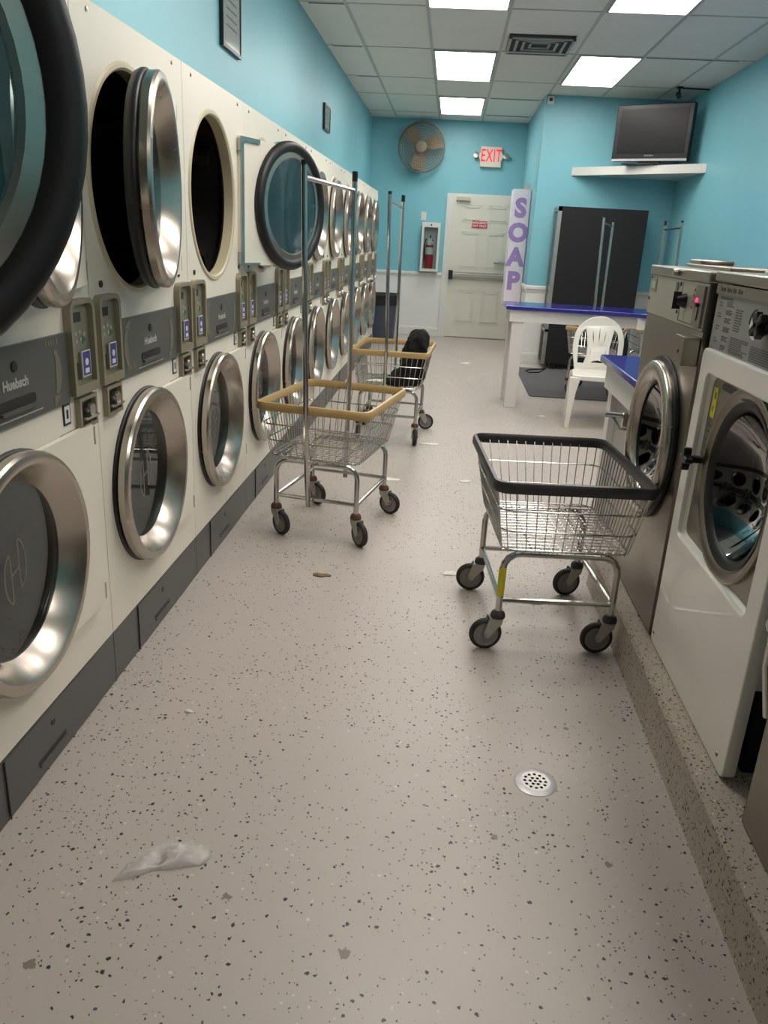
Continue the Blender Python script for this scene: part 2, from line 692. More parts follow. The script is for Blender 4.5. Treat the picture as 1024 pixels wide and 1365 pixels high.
# ------------------------------------------------------------------ ceiling lights
def ceiling_light(xc, yc, w, l, label):
    t = thing('ceiling_light', label, 'light', (xc, yc, ZC - .012), 0, 'recessed ceiling light panels')
    b = MB().mat('grid')
    a, c, e = w / 2, l / 2, .018
    b.box(-a, a, -c, -c + e, -.004, .012)
    b.box(-a, a, c - e, c, -.004, .012)
    b.box(-a, -a + e, -c + e, c - e, -.004, .012)
    b.box(a - e, a, -c + e, c - e, -.004, .012)
    b.build('light_frame', t, smooth=False)
    d = MB().mat('panel')
    d.box(-a + e, a - e, -c + e, c - e, 0, .006)
    d.build('diffuser', t, smooth=False)


LIGHTS = [(-.01, 11.13, .56, 1.33, 'bright ceiling light panel closest to the exit door wall'),
          (-.01, 8.73, .58, 1.36, 'bright ceiling light panel on the left row, second from the far wall'),
          (-.01, 5.99, .60, 1.36, 'bright ceiling light panel on the left row cut off by the picture top'),
          (-.01, 3.32, .60, 1.36, 'ceiling light panel over the middle of the aisle, third back from the fan'),
          (1.29, 8.73, .56, 1.40, 'bright ceiling light panel on the right row in front of the television'),
          (1.27, 5.95, .58, 1.36, 'bright ceiling light panel on the right row cut off by the picture top'),
          (1.27, 3.32, .60, 1.36, 'ceiling light panel above the steel washing machine'),
          (1.27, .59, .60, 1.36, 'ceiling light panel above the nearest washing machine')]
for L_ in LIGHTS:
    ceiling_light(*L_)

# ceiling vent
t = thing('ceiling_vent', 'grey square ceiling air vent with stepped louvres between the light rows', 'vent', (.615, 7.69, ZC - .03))
b = MB().mat('vent')
for i, s_ in enumerate((.27, .21, .15, .09)):
    h = .006 + i * .004
    e = .022
    b.box(-s_, s_, -s_ * 1.1, -s_ * 1.1 + e, h - .01, h)
    b.box(-s_, s_, s_ * 1.1 - e, s_ * 1.1, h - .01, h)
    b.box(-s_, -s_ + e, -s_ * 1.1, s_ * 1.1, h - .01, h)
    b.box(s_ - e, s_, -s_ * 1.1, s_ * 1.1, h - .01, h)
b.build('louvre', t, smooth=False)
b = MB().mat('ventd')
b.box(-.27, .27, -.3, .3, .022, .028)
b.build('duct_backing', t, smooth=False)

# ------------------------------------------------------------------ exit door
DX0, DX1, DZ = -.03, .91, 2.035
t = struct(bpy.data.objects.new('door_1', None))
COL.objects.link(t)
t.location = (0, YF, 0)
b = MB().mat('door')
b.box(DX0, DX1, -.035, -.002, .012, DZ)
b.build('door_leaf', t, smooth=False)
b = MB().mat('door')
for (x0, x1, z0, z1) in ((.12, .40, .22, .72), (.50, .78, .22, .72), (.12, .40, 1.02, 1.55), (.50, .78, 1.02, 1.55), (.12, .40, 1.68, 1.92), (.50, .78, 1.68, 1.92)):
    for k, o_ in ((0, .006), (.03, .010)):
        e = .012
        b.box(x0 + k, x1 - k, -.035 - o_, -.034, z0 + k, z0 + k + e)
        b.box(x0 + k, x1 - k, -.035 - o_, -.034, z1 - k - e, z1 - k)
        b.box(x0 + k, x0 + k + e, -.035 - o_, -.034, z0 + k, z1 - k)
        b.box(x1 - k - e, x1 - k, -.035 - o_, -.034, z0 + k, z1 - k)
b.build('door_moulding', t, smooth=False)
b = MB().mat('trimw')
for (x0, x1) in ((DX0 - .09, DX0), (DX1, DX1 + .035)):
    b.box(x0, x1, -.03, -.001, 0, DZ + .02)
b.box(DX0 - .09, DX1 + .035, -.02, -.001, DZ, DZ + .03)
b.build('door_frame', t, smooth=False)
b = MB().mat('alum')
b.box(.0, .86, -.10, -.07, .90, .95)
b.box(.03, .87, -.07, -.036, .87, .98)
b.mat('black').box(-.02, .045, -.12, -.036, .86, .99)
b.mat('black').box(.80, .86, -.11, -.04, .84, .90)
b.build('push_bar', t, smooth=False, bevel=.004)
b = MB().mat('alum')
b.tube([(.84, -.04, 1.13), (.84, -.09, 1.13), (.70, -.10, 1.135), (.64, -.095, 1.14)], .026, 8)
b.lathe([(0, 0), (.035, 0), (.035, .02), (0, .02)], FYN((.88, -.035, 1.13)), 16)
b.build('door_handle', t)
b = MB().mat('beige').box(.02, .22, -.09, -.036, 1.965, 2.015)
b.build('door_closer', t, bevel=.006)
b = MB().mat('red').box(.27, .50, -.045, -.036, 1.60, 1.70)
b.mat('white')
b.mesh(text_mesh('EMERGENCY', .042, bold=.001), FYN((.385, -.047, 1.672)))
b.mesh(text_mesh('EXIT ONLY', .042, bold=.001), FYN((.385, -.047, 1.628)))
b.build('door_sign', t, smooth=False)

# exit sign
t = thing('exit_sign', 'cream exit sign with red letters and two lamp heads on the far wall', 'sign', (.465, YF, 2.43))
b = MB().mat('ivory')
b.prism([(-.15, 0), (.15, 0), (.15, .09), (.175, .13), (.175, .16), (.15, .20), (.15, .27), (-.15, .27), (-.15, .20), (-.175, .16), (-.175, .13), (-.15, .09)], FYN((0, 0, 0)), .07)
b.build('sign_case', t, bevel=.006)
b = MB().mat('redlit')
b.mesh(text_mesh('EXIT', .235, ext=.002, bold=.002, spacing=1.08), frame((.58, 0, 0), (0, 0, 1), (0, -1, 0), (0, -.072, .145)))
b.build('lettering', t, smooth=False)
for sx in (-1, 1):
    b = MB().mat('alum')
    b.lathe([(0, 0), (.03, 0), (.042, .05), (.03, .055), (0, .05)], frame((1, 0, 0), (0, .3, .95), (0, -.95, .3), (sx * .215, -.03, .14)), 16)
    b.tube([(sx * .17, -.03, .14), (sx * .215, -.03, .14)], .012, 6)
    b.build('lamp_head', t)

# wall fan
t = thing('wall_fan', 'round grey caged fan with three dusty blades mounted high on the far wall', 'fan', (-.535, YF, 2.64))
b = MB().mat('fan')
for rr, dd in ((.33, .14), (.33, .20), (.27, .235), (.20, .25), (.13, .255), (.30, .225), (.235, .245), (.165, .252)):
    b.tube([(rr * math.cos(a), -dd, rr * math.sin(a)) for a in [2 * PI * i / 40 for i in range(40)]], .004 if rr < .33 else .010, 5, closed=True)
for i in range(60):
    a = 2 * PI * i / 60
    b.tube([(.07 * math.cos(a), -.255, .07 * math.sin(a)), (.2 * math.cos(a), -.25, .2 * math.sin(a)), (.3 * math.cos(a), -.225, .3 * math.sin(a)), (.33 * math.cos(a), -.14, .33 * math.sin(a))], .0030, 4)
b.build('cage', t)
b = MB().mat('fan')
b.lathe([(0, 0), (.075, 0), (.075, .015), (.02, .02), (0, .02)], FYN((0, -.25, 0)), 24)
b.build('hub_badge', t)
b = MB().mat('fan')
b.lathe([(0, 0), (.06, 0), (.07, .03), (.07, .12), (0, .12)], FYN((0, -.02, 0)), 20)
b.build('motor', t)
for k, a in enumerate((130, 22, 262)):
    b = MB().mat('blade')
    c, s_ = math.cos(R(a)), math.sin(R(a))
    pts = []
    for (rr, ww, tw) in ((.05, .035, .02), (.11, .075, .045), (.20, .095, .05), (.27, .10, .045), (.30, .07, .035)):
        for sg in (-1, 1):
            pts.append((rr * c - sg * ww * s_, -.18 + sg * tw, rr * s_ + sg * ww * c))
    vs = pts + [(p[0], p[1] + .003, p[2]) for p in pts]
    fs = []
    for i in range(4):
        fs.append((2 * i, 2 * i + 1, 2 * i + 3, 2 * i + 2))
        fs.append((10 + 2 * i, 10 + 2 * i + 1, 10 + 2 * i + 3, 10 + 2 * i + 2))
    b.add(vs, fs)
    b.build('blade', t)
b = MB().mat('fan').box(-.05, .05, -.03, 0, -.1, .1)
b.build('wall_bracket', t)

# light switch, fire extinguisher cabinet and extinguisher
t = thing('light_switch', 'small white blank switch plate above the extinguisher cabinet', 'switch', (-.45, YF, 1.67))
MB().mat('trimw').box(-.04, .04, -.012, 0, 0, .12).build('cover_plate', t, bevel=.003)
MB().mat('ivory').box(-.008, .008, -.02, -.012, .045, .075).build('toggle', t)

t = thing('extinguisher_cabinet', 'white wall cabinet with clear front holding the fire extinguisher', 'cabinet', (-.32, YF, .955))
b = MB().mat('trimw')
W_, H_ = .27, .69
for (x0, x1, z0, z1) in ((-W_ / 2, -W_ / 2 + .035, 0, H_), (W_ / 2 - .035, W_ / 2, 0, H_), (-W_ / 2 + .035, W_ / 2 - .035, 0, .04), (-W_ / 2 + .035, W_ / 2 - .035, H_ - .07, H_)):
    b.box(x0, x1, -.15, -.001, z0, z1)
b.mat('docgrey').box(-W_ / 2 + .035, W_ / 2 - .035, -.012, -.002, .04, H_ - .07)
b.build('cabinet_body', t, smooth=False)
MB().mat('clear').box(-W_ / 2 + .03, W_ / 2 - .03, -.152, -.149, .035, H_ - .065).build('front_pane', t, smooth=False)
MB().mat('black').lathe([(0, 0), (.012, 0), (.012, .006), (0, .006)], FYN((0, -.15, H_ - .035)), 12).build('cam_lock', t)
t = thing('fire_extinguisher', 'red fire extinguisher inside the white wall cabinet', 'fire extinguisher', (-.33, YF - .08, .996))
b = MB().mat('red')
b.lathe([(0, 0), (.055, 0), (.062, .01), (.062, .29), (.055, .325), (.03, .35), (.018, .36), (0, .36)], FZ((0, 0, 0)), 24)
b.build('cylinder', t)
MB().mat('white').lathe([(.0625, .20), (.0632, .20), (.0632, .30), (.0625, .30)], FZ((0, 0, 0)), 24).build('label_band', t)
b = MB().mat('alum').lathe([(0, .36), (.018, .36), (.018, .40), (0, .40)], FZ((0, 0, 0)), 12)
b.mat('black').tube([(0, 0, .40), (0, -.03, .43), (.01, -.03, .47)], .009, 6)
b.mat('black').tube([(.0, .0, .39), (.02, -.03, .41), (.05, -.04, .40)], .008, 6)
b.build('valve', t)
MB().mat('black').tube([(-.018, 0, .39), (-.06, -.01, .42), (-.075, -.02, .34), (-.074, -.02, .2), (-.07, -.02, .12)], .009, 8).build('hose', t)
MB().mat('white').box(-.03, .03, -.068, -.062, .33, .43).build('inspection_tag', t)

# SOAP sign
t = thing('soap_sign', 'tall white box sign reading SOAP in lavender letters', 'sign', (.83, 10.7, .66))
b = MB().mat('signw').box(-.108, .114, 0, .35, 0, 1.40)
b.build('sign_box', t, bevel=.004)
b = MB().mat('soap')
for i, ch in enumerate('SOAP'):
    b.mesh(text_mesh(ch, .30, ext=.002, bold=.016), FYN((.0 - i * .002, -.001, 1.18 - .295 * i - .01)))
b.build('lettering', t, smooth=False)
b = MB().mat('alum').box(.02, .10, .05, .08, 1.40, 1.46)
b.build('hanging_bracket', t)

# trash can
t = thing('trash_can', 'slate blue plastic trash can lined with a black bag by the far dryers', 'trash can', (-.87, 11.25, 0))
b = MB().mat('bin')
vs = []
prof = [(.14, .17, 0), (.155, .185, .3), (.168, .2, .60), (.178, .21, .60), (.178, .21, .64)]
for (a, c, z) in prof:
    vs += [(x, y, z) for (x, y) in rrect(-a, a, -c, c, .04)]
n = 20
fs = [(i * n + j, i * n + (j + 1) % n, (i + 1) * n + (j + 1) % n, (i + 1) * n + j) for i in range(4) for j in range(n)]
fs.append(tuple(range(n)))
b.add(vs, fs)
b.build('bin_body', t)
b = MB().mat('bag')
vs = []
for (a, z) in ((.185, .52), (.19, .57), (.187, .655), (.16, .67), (.14, .60), (.12, .40)):
    k = 0
    for (x, y) in rrect(-a, a, -a * 1.18, a * 1.18, .04):
        k += 1
        vs.append((x + random.uniform(-.004, .004), y + random.uniform(-.004, .004), z + (random.uniform(-.025, .02) if z < .6 and a > .17 else random.uniform(-.006, .006))))
fs = [(i * n + j, i * n + (j + 1) % n, (i + 1) * n + (j + 1) % n, (i + 1) * n + j) for i in range(5) for j in range(n)]
fs.append(tuple(5 * n + j for j in range(n)))
b.add(vs, fs)
b.build('bin_liner', t)

# framed notices on the left wall
for (y, z, h_, w_, lab) in ((4.70, 2.30, .36, .37, 'larger black framed notice nearest on the left wall'), (8.08, 2.32, .22, .34, 'smaller dark framed notice further along the left wall')):
    t = thing('framed_notice', lab, 'picture', (XL, y, z), 0, 'framed notices above the dryers')
    e = .018
    b = MB().mat('black')
    b.box(.001, .022, -w_ / 2, w_ / 2, 0, e).box(.001, .022, -w_ / 2, w_ / 2, h_ - e, h_).box(.001, .022, -w_ / 2, -w_ / 2 + e, e, h_ - e).box(.001, .022, w_ / 2 - e, w_ / 2, e, h_ - e)
    b.build('picture_frame', t, smooth=False)
    b = MB().mat('docgrey').box(.001, .0165, -w_ / 2 + e, w_ / 2 - e, e, h_ - e)
    b.mat('wtext')
    for i in range(6):
        b.box(.0165, .0170, -w_ * .28, w_ * .28, h_ * .85 - i * h_ * .11, h_ * .875 - i * h_ * .11)
    b.build('notice_sheet', t, smooth=False)
    MB().mat('pane').box(.018, .0195, -w_ / 2 + e, w_ / 2 - e, e, h_ - e).build('cover_glass', t, smooth=False)


# ------------------------------------------------------------------ stacked dryers
def door_parts(root, name, zc, hinge_y, hx, ang, upper):
    """door built closed with its hinge axis at the origin; centre .42 towards -y; outer face +x"""
    C = (0.0, -.42, 0.0)
    N = 56
    g = .272
    b = MB().mat('cream')
    # hinge plate: right half rectangle around the ring
    Z = .275
    ts = [-90 + 180 * i / 24 for i in range(25)]
    for ca in (-33.98, 33.98):
        k_ = min(range(25), key=lambda q: abs(ts[q] - ca))
        ts[k_] = ca
    inner = [(C[1] + g * math.cos(R(a)), g * math.sin(R(a))) for a in ts]
    outer = []
    for a in ts:
        q = ray_rect(C[1], 0, C[1] - .5, -.012, -Z, Z, R(a) if abs(a) < 89.9 else R(89.9 * (1 if a > 0 else -1)))
        outer.append(q)
    # make sure corners are in
    vs = []
    for (i_, o_) in zip(inner, outer):
        for p in (0.0, .016):
            vs.append((p, i_[0], i_[1]))
            vs.append((p, o_[0], o_[1]))
    fs = []
    for i in range(24):
        a, c = 4 * i, 4 * (i + 1)
        fs += [(a, a + 1, c + 1, c), (a + 2, c + 2, c + 3, a + 3), (a + 1, a + 3, c + 3, c + 1), (a, c, c + 2, a + 2)]
    b.add(vs, fs)
    # thin metal edge strips on the inner side
    b.mat('steel')
    b.box(-.008, 0, -.035, -.012, -Z, Z)
    b.box(-.008, 0, -.16, -.035, Z - .02, Z)
    b.box(-.008, 0, -.16, -.035, -Z, -Z + .012)
    b.box(-.012, .016, -.012, .0, Z - .06, Z - .01)
    b.box(-.012, .016, -.012, .0, -Z + .01, -Z + .06)
    d = b.build('dryer_door', root, loc=(hx, hinge_y, zc))
    d.rotation_euler = (0, 0, ang)
    r = MB().mat('steel')
    r.lathe([(.270, .002), (.290, .003), (.296, .010), (.297, .030), (.292, .038), (.278, .042), (.268, .040), (.260, .033), (.220, -.014), (.216, -.020), (.226, -.024), (.25, -.020), (.262, -.006)], FX(C), N, closed=True)
    r.build('door_ring', d, ang=28)
    k = MB().mat('gasketb')
    k.lathe([(.276, .002), (.294, .003), (.300, -.003), (.300, -.012), (.292, -.028), (.280, -.034), (.262, -.032), (.250, -.022), (.246, -.012), (.262, -.008)], FX(C), N, closed=True)
    k.build('rubber_gasket', d, ang=60)
    gl = MB().mat('glass')
    gl.lathe([(0, -.016), (.219, -.016), (.219, -.021), (0, -.021)], FX(C), N)
    gl.mat('etch')
    # etched emblem: an H between two open bows
    def strip(p2, w_):
        L_, R_ = [], []
        for q in range(len(p2)):
            a_, b_ = p2[max(q - 1, 0)], p2[min(q + 1, len(p2) - 1)]
            dx_, dy_ = b_[0] - a_[0], b_[1] - a_[1]
            n_ = math.hypot(dx_, dy_)
            L_.append((p2[q][0] - dy_ / n_ * w_, p2[q][1] + dx_ / n_ * w_))
            R_.append((p2[q][0] + dy_ / n_ * w_, p2[q][1] - dx_ / n_ * w_))
        for q in range(len(p2) - 1):
            gl.prism([L_[q], L_[q + 1], R_[q + 1], R_[q]], FX((-.0158, C[1], 0)), .0004)
    for sg in (-1, 1):
        strip([(sg * (.016 + .034 * math.cos(R(-80 + 12.3 * q))), .064 * math.sin(R(-80 + 12.3 * q)) + sg * .014) for q in range(14)], .0032)
        strip([(sg * .020, -.063 + sg * .014), (sg * .018, 0), (sg * .020, .063 + sg * .014)], .0032)
    strip([(-.018, -.006), (.018, .006)], .0032)
    gl.build('door_glass', d, ang=30)
    return d


def make_dryer(loc, label, up=(0, 0, 0), low=0):
    """up = (angle, dx, dy) of the upper door hinge"""
    t = thing('stacked_dryer', label, 'dryer', loc, 0, 'row of stacked tumble dryers')
    P = PITCH - .004
    zl, zu, yc = .600, 1.525, .36
    # cabinet
    b = MB().mat('cream')
    rect_hole(b, FX((0, 0, 0)), yc, zl, .27, 0.0, P, .175, .90)
    b.add([(0, 0, .90), (0, P, .90), (0, P, 1.175), (0, 0, 1.175)], [(0, 1, 2, 3)])
    rect_hole(b, FX((0, 0, 0)), yc, zu, .306, 0.0, P, 1.175, 1.895)
    b.add([(0, 0, 1.895), (0, P, 1.895), (0, P, DRY_TOP), (0, 0, DRY_TOP)], [(0, 1, 2, 3)])
    # shell
    D = -.9
    b.add([(0, 0, .175), (0, 0, DRY_TOP), (D, 0, DRY_TOP), (D, 0, .175)], [(0, 1, 2, 3)])
    b.add([(0, P, .175), (0, P, DRY_TOP), (D, P, DRY_TOP), (D, P, .175)], [(0, 1, 2, 3)])
    b.add([(0, 0, DRY_TOP), (0, P, DRY_TOP), (D, P, DRY_TOP), (D, 0, DRY_TOP)], [(0, 1, 2, 3)])
    b.add([(D, 0, 0), (D, P, 0), (D, P, DRY_TOP), (D, 0, DRY_TOP)], [(0, 1, 2, 3)])
    b.mat('creamd')
    b.lathe([(.302, -.04), (.302, .0), (.309, .006), (.320, .006), (.326, .0)], FX((0, yc, zu)), 56)
    b.mat('steel')
    for y in (.1, .75):
        b.lathe([(0, .004), (.006, .003), (.007, 0)], FX((0, y, 1.925)), 8)
    b.mat('black')
    for y in (.075, .745):
        b.lathe([(0, .004), (.010, .004), (.010, 0)], FX((0, y, 1.243)), 10)
    c = b.build('cabinet', t, ang=40)
    c.data.transform(Matrix.Identity(4))
    # drums
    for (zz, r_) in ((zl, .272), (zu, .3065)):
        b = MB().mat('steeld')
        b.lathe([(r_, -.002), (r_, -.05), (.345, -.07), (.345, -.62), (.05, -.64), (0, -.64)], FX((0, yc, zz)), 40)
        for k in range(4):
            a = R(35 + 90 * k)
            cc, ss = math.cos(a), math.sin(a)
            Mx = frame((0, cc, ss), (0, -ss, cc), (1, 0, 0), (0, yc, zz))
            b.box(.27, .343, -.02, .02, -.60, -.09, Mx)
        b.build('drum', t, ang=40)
    # control strip
    b = MB().mat('strip')
    b.prism(rrect(.158, .678, .955, 1.135, .004), FX((0, 0, 0)), .010)
    b.mat('black')
    b.prism(rrect(.33, .50, .992, 1.016, .011), FX((.0102, 0, 0)), .0015)
    b.lathe([(0, .003), (.012, .003), (.013, 0)], FX((.010, .415, 1.088)), 14)
    b.mat('strip')
    b.box(.010, .020, .335, .495, .984, .992)
    b.mat('lightprint')
    b.box(.0102, .0110, .30, .53, .968, .971)
    b.mesh(text_mesh('Huebsch', .032, ext=.0006, bold=.0012), FX((.0108, .415, 1.048)))
    b.mat('arrow')
    for (yy, zz) in ((.565, 1.113), (.205, .978)):
        for q, (w_, h_) in enumerate(((.005, .018), (.009, .012), (.009, .012), (.005, .015), (.010, .016))):
            b.box(.0102, .0110, yy + q * .0135, yy + q * .0135 + w_, zz, zz + h_)
    b.mat('arrow')
    for sg, yy in ((1, .635), (-1, .195)):
        pts = []
        for i in range(9):
            a = R(-50 + 100 * i / 8)
            pts.append((yy - sg * .07 + sg * .075 * math.cos(a), 1.045 + .075 * math.sin(a)))
        back = []
        for i in range(9):
            a = R(50 - 100 * i / 8)
            wv = .02 * (1 - abs(i - 4.5) / 7)
            back.append((yy - sg * .07 + sg * (.075 - wv * 1.4 - .006) * math.cos(a), 1.045 + (.075 - wv) * math.sin(a)))
        b.prism(pts + back, FX((.0102, 0, 0)), .0008)
        ez = 1.045 - .06 if sg > 0 else 1.045 + .06
        dz = -1 if sg > 0 else 1
        ey = yy - sg * .07 + sg * .045
        b.prism([(ey - .020, ez), (ey + .020, ez), (ey - sg * .02, ez + dz * .026)], FX((.0102, 0, 0)), .0008)
    b.build('control_strip', t, ang=30)
    # coin mechanisms
    for y0 in (.012, .688):
        wd = .146
        b = MB().mat('mech')
        outer = [(y0, .966), (y0 + wd, .966), (y0 + wd, 1.19)] + arc(y0 + wd - .03, 1.185, .03, 10, 90, 5) + arc(y0 + .03, 1.185, .03, 90, 170, 5) + [(y0, 1.19)]
        y1 = y0 + wd
        o = .014
        inn = [(y0 + o, .992), (y1 - o, .992), (y1 - o, 1.185)] + arc(y1 - .034, 1.182, .02, 10, 90, 5) + arc(y0 + .034, 1.182, .02, 90, 170, 5) + [(y0 + o, 1.185)]
        b.mesh(shape_mesh(outer, [inn], .011), FX((.011, 0, 0)))
        b.mat('mechd')
        b.prism([(p[0], p[1]) for p in inn], FX((0.001, 0, 0)), .006)
        b.mat('ventd').box(.007, .0085, y0 + .045, y0 + .085, 1.155, 1.18)
        b.mat('mechd').box(.007, .013, y0 + .06, y0 + .115, 1.003, 1.075)
        b.mat('black').box(.007, .012, y0 + .035, y0 + .048, 1.005, 1.05)
        b.mat('lightprint')
        for (yy, zz) in ((.05, 1.125), (.075, 1.128), (.052, 1.105), (.078, 1.108), (.1, 1.12)):
            b.lathe([(0, .0085), (.006, .0085), (.006, .007)], FX((0, y0 + yy, zz)), 8)
        b.mat('green').prism([(y0 + .088, 1.095), (y0 + .112, 1.105), (y0 + .088, 1.115)], FX((.0072, 0, 0)), .001)
        m_ = b.build('coin_mechanism', t, ang=30)
        b = MB().mat('white').box(.013, .0142, y0 + .066, y0 + .116, 1.008, 1.078)
        b.mat('purple').box(.0142, .0146, y0 + .069, y0 + .113, 1.011, 1.075)
        b.mat('white').lathe([(0, .0150), (.010, .0150), (.010, .0146)], FX((0, y0 + .091, 1.047)), 12)
        b.box(.0146, .0150, y0 + .079, y0 + .103, 1.017, 1.030)
        b.build('price_sticker', m_, smooth=False)
        # coin slide box
        b = MB().mat('mech')
        yo, yi = y0 + .028, y0 + .135
        b.mesh(shape_mesh([(yo, .868), (yi, .868), (yi, .955), (yo, .955)], [[(yo + .01, .878), (yi - .01, .878), (yi - .01, .945), (yo + .01, .945)]], .008), FX((.008, 0, 0)))
        b.mat('black').box(.0, .002, yo + .009, yi - .009, .877, .946)
        b.mat('chrome')
        b.lathe([(0, .024), (.017, .024), (.019, .020), (.019, .002)], FX((0, (yo + yi) / 2 + .006, .915)), 16)
        b.box(.002, .03, yo + .014, yi - .02, .895, .902)
        b.build('coin_slide', t, ang=30)
    # number plate
    b = MB().mat('black').box(.0, .003, .645, .684, .895, .952)
    b.mat('white').box(.003, .0036, .650, .679, .901, .946)
    b.mat('black').box(.0036, .004, .659, .670, .912, .936)
    b.build('number_plate', t, smooth=False)
    # kick panel
    b = MB().mat('kick')
    b.box(-.06, 0, 0, P, 0, .173)
    b.box(0, .004, .2, .715, .008, .168)
    b.mat('black')
    b.prism(rrect(.345, .50, .045, .058, .006), FX((.004, 0, 0)), .001)
    b.lathe([(0, .002), (.010, .002), (.011, 0)], FX((.004, .435, .125)), 12)
    b.box(.003, .0045, .198, .2015, .0, .17)
    b.mat('kick').box(.004, .009, .35, .50, .038, .044)
    b.build('kick_panel', t, smooth=False)
    # doors
    door_parts(t, 'upper', zu, .78 + up[2], .007 + up[1], up[0], True)
    door_parts(t, 'lower', zl, .78, .007, low, False)
    return t


d_closed = make_dryer((DX, DRY_Y0 + PITCH * 3, 0), 'closed stacked dryer whose upper opening is covered by the neighbouring swung-back door')
ORD = {-1: 'stacked dryer standing just outside the left picture edge, both doors closed',
       4: 'closed stacked dryer just past the swung-back black gasket door',
       5: 'closed stacked dryer seen behind the near pole of the tan rimmed cart',
       6: 'closed stacked dryer between the two poles of the tan rimmed cart',
       7: 'closed stacked dryer fourth from the far end of the row',
       8: 'closed stacked dryer third from the far end of the row',
       9: 'closed stacked dryer second from the far end of the row',
       10: 'closed stacked dryer at the very far end of the row beside the trash can'}
for k, lab in ORD.items():
    c = copy_tree(d_closed)
    c.location = (DX, DRY_Y0 + PITCH * k, 0)
    c['label'] = lab


def set_upper(c, ang, dx, dy):
    ds = [q for q in c.children if q.name.startswith('dryer_door') and q.location.z > 1]
    d = ds[0]
    d.rotation_euler = (0, 0, R(ang))
    d.location.x += dx
    d.location.y += dy


for k, ang, dx, dy, lab in ((-2, 142, .114, -.005, 'nearest stacked dryer, its open upper door filling the top left corner'),
                            (0, 15, .0, .02, 'stacked dryer at the left edge with its upper door ajar behind the black gasket door'),
                            (1, 11, .008, -.085, 'stacked dryer with upper door slightly ajar showing its dark opening'),
                            (2, 158, .0, -.05, 'stacked dryer with uncovered upper opening and door swung back over its neighbour')):
    c = copy_tree(d_closed)
    c.location = (DX, DRY_Y0 + PITCH * k, 0)
    c['label'] = lab
    set_upper(c, ang, dx, dy)
    if k == 1:
        d = [q for q in c.children if q.name.startswith('dryer_door') and q.location.z > 1][0]

